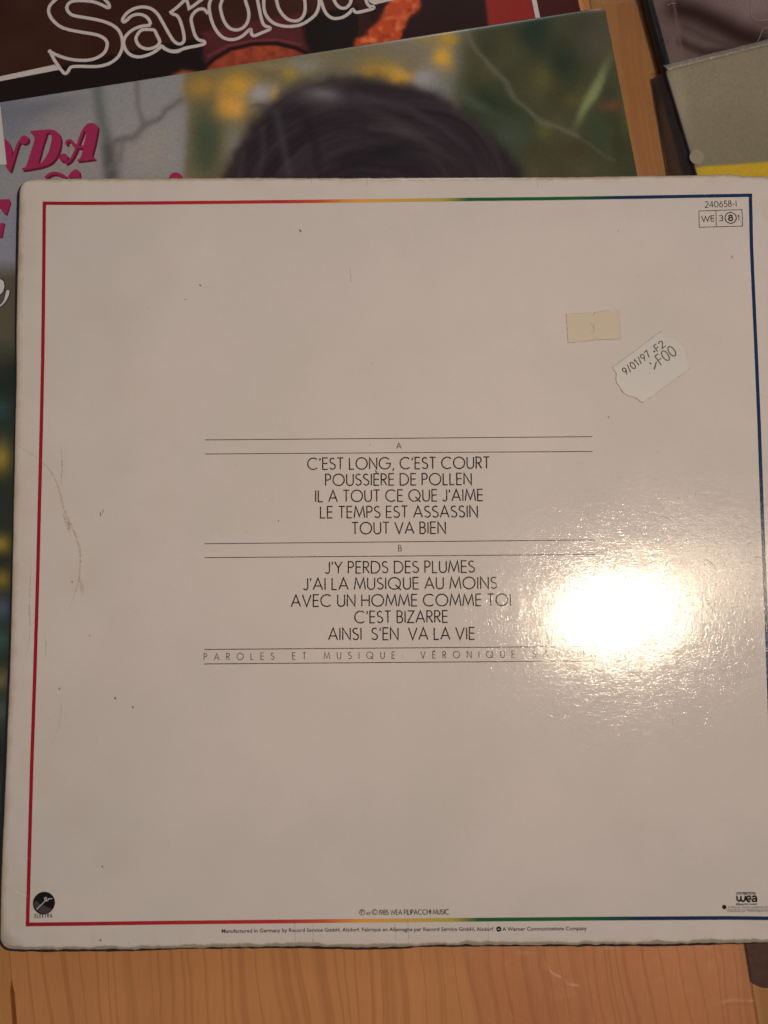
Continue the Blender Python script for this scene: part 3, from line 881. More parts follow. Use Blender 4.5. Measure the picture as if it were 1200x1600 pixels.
Z5 = lambda pts: [at(p / 5, 280 + q / 5, zPh) for p, q in pts]
e1 = sm([(-30, 780), (5, 783), (28, 800), (34, 838), (22, 880), (-6, 905), (-30, 905)]); e2 = sm([(-20, 1000), (10, 975), (32, 940), (48, 880), (58, 865), (74, 874), (68, 910), (42, 960), (10, 990), (-20, 1010)])
for e in (e1, e2):
    cx = sum(p[0] for p in e) / len(e); cy = sum(p[1] for p in e) / len(e)
    a.stroke(Z5(e), 3.2 * PXM, True)
    b_.poly(Z5(e))
a.build('script_outline', BLACKINK, photo); b_.build('script_letter', WHITEINK, photo)

# white slip of paper on the photo sleeve, at the left edge of the picture
slipm, nt, b0 = new_mat('slip_paper')
nt.links.new(mottled(nt, alb(156, 146, 138), 0.04), b0.inputs['Base Color']); b0.inputs['Roughness'].default_value = 0.55
def thin_solid(name, pts, z0f, th, mat, parent, jitter=0):
    bm = bmesh.new()
    vs = [bm.verts.new((p[0], p[1], z0f(p[0], p[1]))) for p in pts]
    f = bm.faces.new(vs)
    if f.normal.z < 0: f.normal_flip()
    bm.normal_update()
    if f.normal.z < 0: f.normal_flip()
    r = bmesh.ops.extrude_face_region(bm, geom=[f])
    nv = [g for g in r['geom'] if isinstance(g, bmesh.types.BMVert)]
    for v in nv: v.co.z += th
    bmesh.ops.recalc_face_normals(bm, faces=bm.faces)
    bmesh.ops.triangulate(bm, faces=[f for f in bm.faces if len(f.verts) > 4])
    me = bpy.data.meshes.new(name); bm.to_mesh(me); bm.free()
    return link(name, me, mat, parent)
sl = [at(px, py, zPh) for px, py in ((1.2, 167.5), (10.8, 257.5), (-95, 262), (-100, 180))]
slip = thin_solid('paper_slip', sl, lambda x, y: zPh(x, y) + 0.00012, 0.00025, slipm, None)
tag(slip, 'plain pale paper slip covering the start of the pink lettering', 'paper slip')

# --- dark sleeve with black cloth spine, upper right
zA = 0.0068
oa, tla, exa, eya = square_outline(at(1104, 330, zA), math.radians(12.6), SZ, 'BL')
darks = tag(empty('record_sleeve', (tla[0] + .15, tla[1] - .15, 0)), 'dark mauve record sleeve with glossy black spine, beneath the grey and yellow sleeve', 'record sleeve')
def paint_dark(P):
    x, y = project(P)
    c = np.tile(np.array([84., 66., 62.]), (len(x), 1))
    n1 = vnoise(x, y, 22, 41)
    c += ((n1 - .5) * 10)[:, None]
    c = lerpc(c, (112, 92, 90), blob(x, y, 1180, 5, 60, 24) * .8)
    c = lerpc(c, (98, 76, 74), blob(x, y, 1130, 8, 50, 14) * .6)
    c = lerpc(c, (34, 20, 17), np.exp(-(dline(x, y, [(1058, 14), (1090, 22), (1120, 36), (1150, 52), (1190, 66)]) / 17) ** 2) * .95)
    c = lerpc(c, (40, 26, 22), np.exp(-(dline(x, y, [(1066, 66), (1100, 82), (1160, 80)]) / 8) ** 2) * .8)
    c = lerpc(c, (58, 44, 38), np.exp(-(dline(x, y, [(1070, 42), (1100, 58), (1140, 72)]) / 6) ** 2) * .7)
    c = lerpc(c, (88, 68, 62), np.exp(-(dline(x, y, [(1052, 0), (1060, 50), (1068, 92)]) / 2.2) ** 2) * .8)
    c = lerpc(c, (74, 60, 52), blob(x, y, 1085, 60, 16, 12) * .6)
    return alb_arr(c)
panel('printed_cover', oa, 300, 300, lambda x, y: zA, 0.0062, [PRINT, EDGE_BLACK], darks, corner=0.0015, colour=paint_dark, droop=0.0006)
# rounded spine along its left side
spm, nt, b0 = new_mat('black_spine_cloth')
b0.inputs['Base Color'].default_value = (0.012, 0.012, 0.016, 1); b0.inputs['Roughness'].default_value = 0.3
vv = objcoord(nt); nn = noise(nt, vv, 1100, 3, .7); bp = N(nt, 'ShaderNodeBump'); bp.inputs['Strength'].default_value = .8; bp.inputs['Distance'].default_value = .0003
nt.links.new(nn.outputs[0], bp.inputs['Height']); nt.links.new(bp.outputs[0], b0.inputs['Normal'])
bm = bmesh.new()
rows = []
for i in range(60):
    t = i / 59
    c0 = tla + eya * SZ * t
    ring = []
    for k in range(9):
        a_ = math.pi * (0.5 + k / 8)
        rr = 0.0026
        q = c0 + exa * (0.0016 + rr * math.cos(a_) * 1.1)
        ring.append(bm.verts.new((q[0], q[1], 0.0034 + 0.0033 * math.sin(a_) + 0.0001 + random.uniform(-1, 1) * .00004)))
    rows.append(ring)
for r0, r1 in zip(rows[:-1], rows[1:]):
    for k in range(8): bm.faces.new((r0[k], r0[k + 1], r1[k + 1], r1[k]))
bm.faces.new(rows[0]); bm.faces.new(list(reversed(rows[-1])))
bmesh.ops.recalc_face_normals(bm, faces=bm.faces)
for f in bm.faces: f.smooth = True
me = bpy.data.meshes.new('spine'); bm.to_mesh(me); bm.free()
link('spine', me, spm, darks)

# --- grey sleeve with yellow band
zB = 0.0072
angB = math.radians(14.2)
zBf = lambda x, y: zB + 0.0028
ogr, tlg, exg, eyg = square_outline(at(1040, 106, zB), angB, SZ, 'TL')
grey = tag(empty('record_sleeve', (tlg[0] + .15, tlg[1] - .15, 0)), 'plain grey record sleeve with a yellow band, lying over the black spined sleeve', 'record sleeve')
def paint_grey(P):
    x, y = project(P)
    c = np.tile(np.array([111., 98., 80.]), (len(x), 1))
    c += ((vnoise(x, y, 50, 51) - .5) * 6)[:, None]
    c = lerpc(c, (98, 88, 68), np.clip((y - 120) / 200, 0, .7))
    c = lerpc(c, (128, 114, 96), blob(x, y, 1062, 160, 14, 60, -10) * .6)
    lb = [(1084, 262), (1110, 259.5), (1150, 257), (1200, 253), (1260, 248)]
    ylim = np.interp(x, [p[0] for p in lb], [p[1] for p in lb])
    c = lerpc(c, (158, 124, 34), 1 / (1 + np.exp(-(y - ylim) / .7)))
    return alb_arr(c)
panel('printed_cover', ogr, 420, 420, lambda x, y: zB, 0.0018, [PRINT, EDGE_BLUE], grey, corner=0.0028, colour=paint_grey, droop=0.0005)
# pressed dimple-like bump by the yellow band
bc = at(1090, 245, zB)
bm = bmesh.new(); R0 = 0.0034
rows = []
for i in range(9):
    r_ = R0 * i / 8
    rows.append([bm.verts.new((bc.x + r_ * math.cos(2 * math.pi * k / 28), bc.y + r_ * math.sin(2 * math.pi * k / 28), zB + 0.00028 * (math.cos(math.pi * i / 8) * .5 + .5) - 0.00003)) for k in range(28)])
for r0, r1 in zip(rows[:-1], rows[1:]):
    for k in range(28):
        try: bm.faces.new((r0[k], r0[(k + 1) % 28], r1[(k + 1) % 28], r1[k]))
        except ValueError: pass
bmesh.ops.remove_doubles(bm, verts=bm.verts, dist=1e-6)
bmesh.ops.recalc_face_normals(bm, faces=bm.faces)
for f in bm.faces: f.smooth = True
me = bpy.data.meshes.new('bump'); bm.to_mesh(me); bm.free()
link('raised_blister', me, ink_mat('grey_card_bump', (116, 103, 85), 0.25, 0.2, .2), grey)

# --- clear plastic films
def film_mat(name, haze=0.03, rough=0.12, scale=55, tint=(0.9, 0.9, 0.9)):
    m, nt, b = new_mat(name)
    out = [n for n in nt.nodes if n.type == 'OUTPUT_MATERIAL'][0]
    nt.nodes.remove(b)
    tr = N(nt, 'ShaderNodeBsdfTransparent'); tr.inputs[0].default_value = (0.97, 0.97, 0.97, 1)
    gl = N(nt, 'ShaderNodeBsdfGlossy'); gl.inputs['Roughness'].default_value = rough
    df = N(nt, 'ShaderNodeBsdfDiffuse'); df.inputs[0].default_value = (*tint, 1)
    v = objcoord(nt)
    n1 = noise(nt, v, scale, 3, .55, 1.0); n2 = ridge(nt, v, scale * 1.6, 0.8)
    h = math_(nt, 'ADD', n1.outputs[0], math_(nt, 'MULTIPLY', n2, 0.25))
    bp = N(nt, 'ShaderNodeBump'); bp.inputs['Strength'].default_value = 1.0; bp.inputs['Distance'].default_value = 0.0005
    nt.links.new(h, bp.inputs['Height']); nt.links.new(bp.outputs[0], gl.inputs['Normal'])
    fr = N(nt, 'ShaderNodeFresnel'); fr.inputs['IOR'].default_value = 1.5; nt.links.new(bp.outputs[0], fr.inputs['Normal'])
    m1 = N(nt, 'ShaderNodeMixShader'); m2 = N(nt, 'ShaderNodeMixShader')
    m1.inputs[0].default_value = haze
    nt.links.new(tr.outputs[0], m1.inputs[1]); nt.links.new(df.outputs[0], m1.inputs[2])
    nt.links.new(fr.outputs[0], m2.inputs[0]); nt.links.new(m1.outputs[0], m2.inputs[1]); nt.links.new(gl.outputs[0], m2.inputs[2])
    nt.links.new(m2.outputs[0], out.inputs[0])
    return m
FILM = film_mat('clear_film', haze=0.012, rough=0.3, scale=40)
def film(name, corners, nu, nv, zfun, parent=None, mat=FILM, th=0.00006):
    TL, TR, BR, BL = [np.array(c[:2]) for c in corners]
    bm = bmesh.new()
    g = []
    for j in range(nv):
        v = j / (nv - 1); row = []
        for i in range(nu):
            u = i / (nu - 1)
            p = (1 - u) * (1 - v) * TL + u * (1 - v) * TR + u * v * BR + (1 - u) * v * BL
            row.append(bm.verts.new((p[0], p[1], zfun(p[0], p[1], u, v))))
        g.append(row)
    for j in range(nv - 1):
        for i in range(nu - 1):
            f = bm.faces.new((g[j][i], g[j + 1][i], g[j + 1][i + 1], g[j][i + 1])); f.smooth = True
    me = bpy.data.meshes.new(name); bm.to_mesh(me); bm.free()
    return link(name, me, mat, parent)
vn = lambda x, y, s, sd: float(vnoise(np.array([x + 5.0]), np.array([y + 5.0]), s, sd)[0])
# film lying on the table under the big sleeve, one corner region showing lower right
f1 = [at(700, 1380), at(1160, 1452), at(1186, 1610), at(760, 1640)]
fl = film('clear_film', f1, 60, 40, lambda x, y, u, v: 0.0004 + 0.0008 * vn(x, y, .022, 61) + 0.00012 * vn(x, y, .006, 62))
tag(fl, 'crinkled clear plastic film on the pine table below the white sleeve', 'plastic film')
f2 = [at(905, -20), at(1030, -20), at(1092, 300), at(985, 300)]
f2o = film('clear_film', f2, 40, 70, lambda x, y, u, v: 0.0006 + 0.0014 * vn(x, y, .018, 64) + 0.0005 * vn(x, y, .006, 65))
tag(f2o, 'clear plastic film strip on the wood beside the grey sleeve', 'plastic film')
# outer polythene cover of the grey sleeve: a turned edge along the top, a lip along the left
lip = [np.array(tlg) - exg * 0.0012 - eyg * 0.0010, np.array(tlg) + exg * 0.30 - eyg * 0.0013, np.array(tlg) + exg * 0.30 + eyg * 0.0014, np.array(tlg) + exg * 0.0002 + eyg * 0.0014]
film('plastic_edge', lip, 200, 8, lambda x, y, u, v: zB + 0.0001 + 0.0005 * math.sin(math.pi * v) + 0.00035 * vn(x, y, .0022, 66), grey, film_mat('film_fold', haze=0.22, rough=0.25, scale=300, tint=(.8, .78, .72)))
DARKFILM = film_mat('shade_tinted_film', haze=0.6, rough=0.3, scale=20, tint=(.035, .025, .03))  # clear plastic, with the shadow on the wood put into its dark tint
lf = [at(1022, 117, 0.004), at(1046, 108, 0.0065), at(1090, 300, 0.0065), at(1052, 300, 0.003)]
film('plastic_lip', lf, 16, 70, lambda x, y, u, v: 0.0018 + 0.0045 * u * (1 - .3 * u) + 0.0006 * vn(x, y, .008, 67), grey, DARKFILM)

# ================================================================== THE WHITE SLEEVE
def zs(x, y):
    """height of the printed face: tilted on the heap, corners lifting a little, right margin curling up"""
    z = ZC + SLOPE * y
    L = np.clip((0.02 - x) / 0.17, 0, 1)
    z = z + 0.0016 * L ** 2 * (y / 0.15) ** 2 + 0.0016 * L ** 2
    R = np.clip((x - 0.146) / 0.012, 0, 1.5)
    z = z + 0.0005 * R ** 2
    z = z + 0.00025 * np.sin(x * 17 + 1.1) * np.sin(y * 13 + .6)
    return z
zs.vec = True
zsf = lambda x, y: float(zs(x, y))
A = lambda px, py: at(px, py, zsf)
Pxy = lambda l: [A(px, py) for px, py in l]

sleeve = tag(empty('record_sleeve', (0, 0, 0)), 'large worn white record sleeve, back side up, with thin rainbow border and track list', 'record sleeve')
jt = lambda pts, s: pts
top_px = [(33, 281), (60, 279.3), (125, 278.8), (250, 278.2), (400, 277.6), (560, 278), (700, 277), (900, 276.6), (1000, 274.6), (1080, 273.8), (1140, 272), (1162, 274.5), (1207, 275)]
bot_px = [(0, 1481), (20, 1483.5), (60, 1484), (200, 1483.5), (300, 1481), (480, 1478.5), (560, 1480.5), (605, 1480.5), (680, 1477), (880, 1476), (1050, 1475), (1200, 1472.5), (1252, 1471.5)]
left_px = [(33, 281), (30.5, 300), (29, 350), (28, 400), (26.5, 460), (25.5, 520), (25.5, 600), (24, 650), (21, 800), (18, 950), (15.3, 1050), (11.5, 1140), (8.5, 1220), (4.5, 1310), (1.5, 1390), (0, 1481)]
right_px = [(1207, 275), (1215, 560), (1226, 860), (1240, 1170), (1252, 1471.5)]
# fibre nicks along the edges
def nick(fn, amp, seed):
    r = np.random.default_rng(seed)
    k = r.normal(0, 1, 400); k = np.convolve(k, np.ones(3) / 3, 'same')
    def g(t):
        p = fn(t); d = np.interp(t, np.linspace(0, 1, 400), k) * amp * min(1, t * 30, (1 - t) * 30)
        return p + np.array([0, d])
    return g
outline = (nick(polyline_fn(Pxy(top_px)), 0.00010, 1), nick(polyline_fn(Pxy(bot_px)), 0.00022, 2), polyline_fn(Pxy(left_px)), polyline_fn(Pxy(right_px)))
def wear(X, Y, edge, U, V):
    px = (X + 0.16) / PXM; py = Y / PXM
    n = vnoise(px + 500, py + 900, 9, 71); n2 = vnoise(px + 900, py + 500, 26, 72); n3 = vnoise(px + 100, py + 700, 4, 73)
    left = np.clip(1 - (U * .32) / (0.0018 + 0.0016 * n), 0, 1) * .8
    topw = np.clip(1 - (V * .32) / (0.0011 + 0.0009 * n), 0, 1) * 1.0
    bw = (1 - V) * .32
    bott = np.clip((0.0009 + 0.0009 * np.clip(n2 * 1.6 - .5, 0, 1) + .0004 * n3 - bw) / 0.0005, 0, 1)
    brown = np.clip(left * (0.5 + n2 * .6) + topw * .9 + .35 * np.clip(1 - bw / .0012, 0, 1), 0, 1)
    crn = np.exp(-((U * .32) ** 2 + bw ** 2) / 0.006 ** 2)
    g = np.clip(bott + crn * .9 * (edge < 0.0035 + .002 * n) + topw * .35, 0, 1)
    soil = 0.16 * np.clip(vnoise(px, py + 400, 60, 75) * 1.6 - .7, 0, 1) * np.clip(1 - U / .3, 0, 1) + 0.22 * np.clip(vnoise(px + 50, py + 200, 22, 76) * 1.8 - .8, 0, 1) * np.exp(-edge / .006)
    return [np.clip(brown + soil, 0, 1), g, np.zeros_like(g)]
EDGE_CARD = edge_mat('worn_grey_board', (118, 106, 90))
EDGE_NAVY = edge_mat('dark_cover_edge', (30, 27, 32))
back = panel('back_panel', outline, 560, 560, zs, 0.0011, [CARD, EDGE_CARD], sleeve, corner=0.0036, wear=wear, droop=0.00045, rim=0.0007, rag=0.00007)
# the front panel underneath peeks out a hair along the top edge
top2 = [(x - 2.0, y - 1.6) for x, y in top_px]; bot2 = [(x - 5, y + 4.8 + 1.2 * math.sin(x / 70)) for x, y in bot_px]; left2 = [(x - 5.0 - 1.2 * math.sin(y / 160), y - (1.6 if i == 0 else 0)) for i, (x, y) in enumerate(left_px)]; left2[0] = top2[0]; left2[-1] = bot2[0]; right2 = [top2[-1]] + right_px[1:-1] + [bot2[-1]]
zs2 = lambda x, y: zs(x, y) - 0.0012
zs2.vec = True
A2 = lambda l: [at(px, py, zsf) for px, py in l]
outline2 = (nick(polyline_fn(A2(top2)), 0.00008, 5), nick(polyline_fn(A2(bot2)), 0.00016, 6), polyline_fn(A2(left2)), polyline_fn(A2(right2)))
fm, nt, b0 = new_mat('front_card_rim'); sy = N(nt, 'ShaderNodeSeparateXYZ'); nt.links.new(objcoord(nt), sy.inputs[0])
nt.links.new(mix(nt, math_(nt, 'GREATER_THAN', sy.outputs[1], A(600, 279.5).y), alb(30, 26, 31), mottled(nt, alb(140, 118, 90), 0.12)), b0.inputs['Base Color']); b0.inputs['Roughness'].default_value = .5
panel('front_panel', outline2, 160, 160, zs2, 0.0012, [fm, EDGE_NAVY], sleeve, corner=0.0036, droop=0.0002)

# rainbow border
bmt, nt, b0 = new_mat('rainbow_border_ink')
sx = N(nt, 'ShaderNodeSeparateXYZ'); nt.links.new(objcoord(nt), sx.inputs[0])
X0 = A(69, 316).x; X1 = A(1172, 304).x
t_ = math_(nt, 'DIVIDE', math_(nt, 'SUBTRACT', sx.outputs[0], X0), X1 - X0)
ft = lambda px: (A(px, 312).x - X0) / (X1 - X0)
RED, ORA, YEL, GRN, BLU = alb(124, 22, 30), alb(160, 66, 40), alb(160, 124, 58), alb(30, 72, 44), alb(23, 40, 64)
rc = ramp(nt, t_, [(0.0, RED), (ft(440), alb(150, 38, 42)), (ft(500), ORA), (ft(560), alb(178, 122, 54)), (ft(640), YEL), (ft(690), alb(142, 124, 52)), (ft(730), GRN), (ft(900), GRN), (ft(970), BLU), (1.0, BLU)])
wn = noise(nt, objcoord(nt), 700, 4, .7)
rc = mix(nt, ramp(nt, wn.outputs[0], [(0.70, (0, 0, 0)), (0.76, (.5,) * 3)]), rc, (0.6, 0.57, 0.52))
nt.links.new(rc, b0.inputs['Base Color']); card_gloss(nt, b0)
ink = Ink(zsf, 0.00005, 0.0015)
BW = 5.4 * PXM
TLb = [(69.3, 317.6), (150, 317.8), (300, 316.6), (400, 315.5), (600, 313.3), (700, 312), (850, 310.5), (1000, 308.2), (1172.5, 305)]
RTb = [(1172.5, 305), (1174, 380), (1176.5, 440), (1181, 540), (1186, 660), (1190.5, 790), (1197, 960), (1204, 1150), (1213, 1435)]
BTb = [(1213, 1433.3), (1140, 1434.2), (950, 1435.2), (800, 1436.5), (625, 1438.2), (450, 1439.8), (300, 1441.2), (150, 1443.2), (43, 1444.5)]
LFb = [(43, 1444.5), (46, 1330), (49.5, 1200), (54.5, 1050), (59, 900), (61.3, 800), (65, 650), (67, 550), (68.3, 430), (69.3, 317.6)]
loop_pts = TLb + RTb[1:] + BTb[1:] + LFb[1:-1]
ink.stroke(Pxy(loop_pts), BW, closed=True)
ink.build('rainbow_border', bmt, sleeve)

INK = ink_mat('dark_print_ink', (32, 24, 23))
INKG = ink_mat('grey_print_ink', (42, 34, 32))
def rule(y0, x0, y1, x1, w=1.15):
    k = Ink(zsf, 0.00005, 0.002); k.stroke([A(x0 + (x1 - x0) * i / 6, y0 + (y1 - y0) * i / 6 ) for i in range(7)], w * PXM)
    k.build('rule_line', INKG, sleeve)
for r_ in ((687.4, 320.5, 682.3, 925.5), (709.4, 320.5, 705.4, 925.5), (849.6, 319.5, 843.6, 929.5), (871.4, 319.5, 866.2, 929.5), (1014.8, 319, 1010, 931), (1037.4, 319, 1032.6, 931)):
    rule(*r_)
def line(name, text, x0, y0, x1, y1, cap, wt=1.9, mat=INK, **kw):
    k = Ink(zsf, 0.00005, 0.002)
    write(k, text, A(x0, y0), A(x1, y1), cap * PXM, wt * PXM, **kw)
    return k.build(name, mat, sleeve)
for t in (("C'EST LONG, C'EST COURT", 480.5, 733.6, 765, 731.8), ('POUSSIÈRE DE POLLEN', 508.3, 758.8, 737, 757.2), ("IL A TOUT CE QUE J'AIME", 492.5, 784.2, 754.3, 782.4),
          ('LE TEMPS EST ASSASSIN', 500.3, 809.4, 746.5, 808), ('TOUT VA BIEN', 550, 834.4, 696.5, 833.5), ("J'Y PERDS DES PLUMES", 508.5, 895.9, 741.5, 894.3),
          ("J'AI LA MUSIQUE AU MOINS", 474.4, 921.6, 776.5, 919.6), ('AVEC UN HOMME COMME TOI', 455.2, 947.8, 798.5, 946.2), ("C'EST BIZARRE", 554, 973.3, 699.5, 972.4)):
    line('track_title', t[0], *t[1:], 18.0)
line('track_title', "AINSI  S'EN  VA LA VIE", 513.5, 999.9, 741.7, 998.9, 18.2)
line('side_letter', 'A', 619.5, 701.2, 627, 701.1, 9.3, 1.0)
line('side_letter', 'B', 622.5, 861.3, 627.5, 861.2, 9.3, 1.0)
line('credit_line', 'PAROLES ET MUSIQUE: VÉRONIQUE SANSON', 318.5, 1031.4, 931, 1026.4, 10.2, 1.0, INKG, track=True, space=.55)
# catalogue number and price-code box
line('catalogue_number', '240658-1', 1101.5, 324.4, 1151, 322.5, 9.8, 1.1, gap=.13)
k = Ink(zsf, 0.00005, .002)
k.stroke(Pxy([(1092, 329.7), (1159.3, 327.7), (1160.2, 353.4), (1092.6, 355.2)]), 1.0 * PXM, True)
k.stroke(Pxy([(1118.6, 329), (1119.2, 354.4)]), 1.0 * PXM)
write(k, 'WE', A(1096.5, 346.2), A(1116.3, 345.6), 9 * PXM, 1.25 * PXM)
write(k, '3', A(1123.8, 345.2), A(1130, 345.1), 9 * PXM, 1.25 * PXM)
write(k, '8', A(1138.6, 344.9), A(1145.0, 344.7), 9 * PXM, 2.0 * PXM)
write(k, '!', A(1152.8, 344.4), A(1156.0, 344.3), 8.4 * PXM, 1.25 * PXM)
c = A(1141.6, 340.4); k.stroke([(c.x + 9 * PXM * math.cos(i * math.pi / 16), c.y + 9 * PXM * math.sin(i * math.pi / 16)) for i in range(32)], 1.4 * PXM, True)
k.build('price_code_box', INK, sleeve)

# round emblem lower left
k = Ink(zsf, 0.00005, .002)
c = A(68.7, 1411); k.disc(c, 16.4 * PXM)
k.build('round_emblem', ink_mat('emblem_black', (20, 17, 17)), sleeve)
k = Ink(zsf, 0.00009, .002)
k.stroke(smooth(Pxy([(57.5, 1420.5), (64, 1414), (71.5, 1407), (73, 1403.6), (71.5, 1402), (69.8, 1404), (71, 1407.4), (74.5, 1407), (77, 1404.2), (82, 1404)]), 4), 1.3 * PXM)
k.build('emblem_line', ink_mat('emblem_pale', (150, 142, 136)), sleeve)
k = Ink(zsf, 0.00008, .002)
k.poly(Pxy([(56, 1407), (60, 1410), (64, 1414), (70, 1415), (75, 1418), (83, 1420), (79, 1424), (73, 1427), (66, 1427), (59, 1424), (54, 1417), (53, 1411)]))
k.build('emblem_hills', ink_mat('emblem_grey', (58, 48, 46)), sleeve)
line('emblem_caption', 'ELEKTRA', 54.5, 1434, 81.5, 1433.4, 5.0, 0.9, INKG, gap=.35)

# small print set from the built-in type
def type_line(name, text, x0, y0, x1, y1, cap, mat, bold=0.0):
    cu = bpy.data.curves.new(name, 'FONT'); cu.body = text; cu.size = 1.0; cu.offset = bold; cu.resolution_u = 2
    o = bpy.data.objects.new(name, cu); col.objects.link(o)
    bpy.context.view_layer.update()
    me = bpy.data.meshes.new_from_object(o.evaluated_get(bpy.context.evaluated_depsgraph_get()))
    bpy.data.objects.remove(o)
    V = np.array([v.co[:] for v in me.vertices]); w_ = V[:, 0].max() - V[:, 0].min(); x_ = V[:, 0].min()
    a0, a1 = np.array(A(x0, y0)[:2]), np.array(A(x1, y1)[:2])
    ux = (a1 - a0); L = np.hypot(*ux); ux /= L; uy = np.array([-ux[1], ux[0]])
    for v in me.vertices:
        q = a0 + ux * (v.co.x - x_) * L / w_ + uy * v.co.y * cap * PXM / 0.72
        v.co = (q[0], q[1], zsf(q[0], q[1]) + 0.00005)
    me.name = name
    return link(name, me, mat, sleeve)
k = Ink(zsf, 0.00005, .002)
for cx, cy, ch in ((565.8, 1425.4, 'P'), (585.3, 1425.0, 'C')):
    c = A(cx, cy); k.stroke([(c.x + 4.0 * PXM * math.cos(i * math.pi / 12), c.y + 4.0 * PXM * math.sin(i * math.pi / 12)) for i in range(24)], .8 * PXM, True)
    write(k, ch, A(cx - 1.6, cy + 2.2), A(cx + 1.8, cy + 2.2), 4.6 * PXM, .8 * PXM)
k.build('copyright_marks', INK, sleeve)
type_line('copyright_line', 'et', 572.2, 1429.4, 579.2, 1429.3, 6, INK)
line('copyright_line', '1985 WEA FILIPACCHI MUSIC', 592, 1429.4, 701.3, 1428.2, 7.0, 1.0)
type_line('maker_line', 'Manufactured in Germany by Record Service GmbH, Alsdorf. Fabriqué en Allemagne par Record Service GmbH, Alsdorf.', 346.5, 1457.6, 772, 1454.4, 5.6, INKG, 0.012)
type_line('maker_line', 'A Warner Communications Company', 785, 1454.4, 917, 1453.2, 5.6, INKG, 0.012)
k = Ink(zsf, 0.00005, .002); k.disc(A(779.3, 1451.6), 3.9 * PXM); k.build('maker_dot', INK, sleeve)
k = Ink(zsf, 0.00008, .002); k.stroke(Pxy([(777.3, 1450.8), (778.4, 1452.6), (779.3, 1451.2), (780.3, 1452.6), (781.3, 1450.8)]), .7 * PXM); k.build('maker_dot_mark', WHITEINK, sleeve)
# distributor mark lower right
k = Ink(zsf, 0.00005, .001)
B2 = lambda l: [A(1080 + a / 10, 1370 + b / 10) for a, b in l]
k.stroke(smooth(B2([(715, 295), (718, 350), (740, 378), (765, 370), (775, 340), (776, 300)]), 3), 2.7 * PXM)
k.stroke(smooth(B2([(776, 340), (790, 375), (820, 380), (842, 350), (845, 295)]), 3), 2.7 * PXM)
k.stroke(smooth(B2([(875, 348), (925, 345), (920, 310), (892, 302), (868, 325), (868, 362), (892, 385), (925, 380)]), 3), 2.5 * PXM)
k.stroke(smooth(B2([(955, 318), (975, 302), (1005, 308), (1018, 335), (1018, 392)]), 3), 2.6 * PXM)
k.stroke(smooth(B2([(1012, 345), (975, 342), (952, 362), (968, 384), (1012, 378)]), 3), 2.4 * PXM)
k.disc(A(1131.6, 1417.2), 3.3 * PXM)
k.build('distributor_mark', INK, sleeve)
k = Ink(zsf, 0.00005, .001)
k.stroke(B2([(705, 285), (715, 245), (995, 245), (1008, 285)]), .8 * PXM)
write(k, 'DISTRIBUTION', A(1152.5, 1397.8), A(1179, 1397.6), 2.6 * PXM, .5 * PXM)
k.build('distributor_frame', INKG, sleeve)
type_line('distributor_line', 'filipacchi music', 1150.2, 1414.2, 1183.5, 1413.8, 3.2, INK, 0.02)
type_line('distributor_line', 'A Warner Communications Company', 1137, 1418.8, 1214, 1418.2, 3.0, INKG, 0.0)
type_line('distributor_line', 'Distribué par WEA Filipacchi Music', 1137, 1424.8, 1214, 1424.2, 3.0, INKG, 0.0)
k = Ink(zsf, 0.00005, .001); k.stroke(Pxy([(1136, 1420.8), (1213, 1420.2)]), .5 * PXM); k.build('distributor_rule', INKG, sleeve)

# --- stickers
bs, nt, b0 = new_mat('aged_sticker_paper')
nt.links.new(mottled(nt, alb(160, 142, 122), 0.05), b0.inputs['Base Color']); b0.inputs['Roughness'].default_value = .5
pts = stk = [(884.6, 491.0), (922.5, 489.0), (923.6, 491.6), (926.5, 492.3), (928.8, 490.8), (929.6, 488.3), (944, 487.0), (946, 485.6), (966.8, 485.2), (968.2, 505), (969.6, 529.6), (934, 531.0), (931.5, 529.4), (928.6, 528.8), (926.4, 531.6), (905, 533.6), (887.6, 535.4), (886, 512)]
st = thin_solid('old_sticker', Pxy(pts), lambda x, y: zsf(x, y) + 0.00002, 0.00022, bs, sleeve)
st['label'] = 'yellowed notched paper sticker with a faded figure'
on = lambda dz: (lambda x, y: zsf(x, y) + dz)
k = Ink(on(0.00025), 0.00003, .001); write(k, '3', A(921.8, 519), A(928.6, 518.7), 14 * PXM, 1.1 * PXM); write(k, 'I', A(927.6, 518), A(928.4, 518), 9 * PXM, .8 * PXM)
k.build('faded_figure', ink_mat('faded_ink', (142, 125, 104), .5, .2, .2), st)
wl, nt, b0 = new_mat('price_label_paper')
nt.links.new(mottled(nt, alb(161, 150, 143), 0.03), b0.inputs['Base Color']); b0.inputs['Roughness'].default_value = .38
lp = [(485, 570), (520, 548), (865, 290), (885, 318), (905, 335), (940, 340), (975, 350), (1005, 378), (1040, 408), (1052, 440), (1060, 470), (1056, 520), (1070, 548), (1090, 570), (1060, 598), (720, 845), (708, 842), (680, 812), (640, 800), (600, 788), (565, 762), (540, 722), (516, 690), (512, 655), (516, 620)]
lp = [(860 + a / 5, 460 + b / 5) for a, b in lp]
pl = thin_solid('price_label', Pxy(lp), lambda x, y: zsf(x, y) + 0.00002, 0.00026, wl, sleeve)
pl['label'] = 'white price label stuck at a slant, with scalloped ends'
k = Ink(on(0.00029), 0.00003, .001)
Z8 = lambda a, b: A(860 + a / 5, 460 + b / 5)
write(k, '9/0!/97', Z8(588, 632), Z8(785, 483), 11.2 * PXM, 1.6 * PXM, gap=.22)
write(k, 'F2', Z8(835, 450), Z8(898, 404), 11.2 * PXM, 1.6 * PXM, gap=.2)
write(k, 'F00', Z8(862, 556), Z8(992, 468), 17.5 * PXM, 1.6 * PXM, gap=.14)
k.stroke([Z8(826, 528), Z8(818, 560), Z8(808, 588)], 1.9 * PXM)
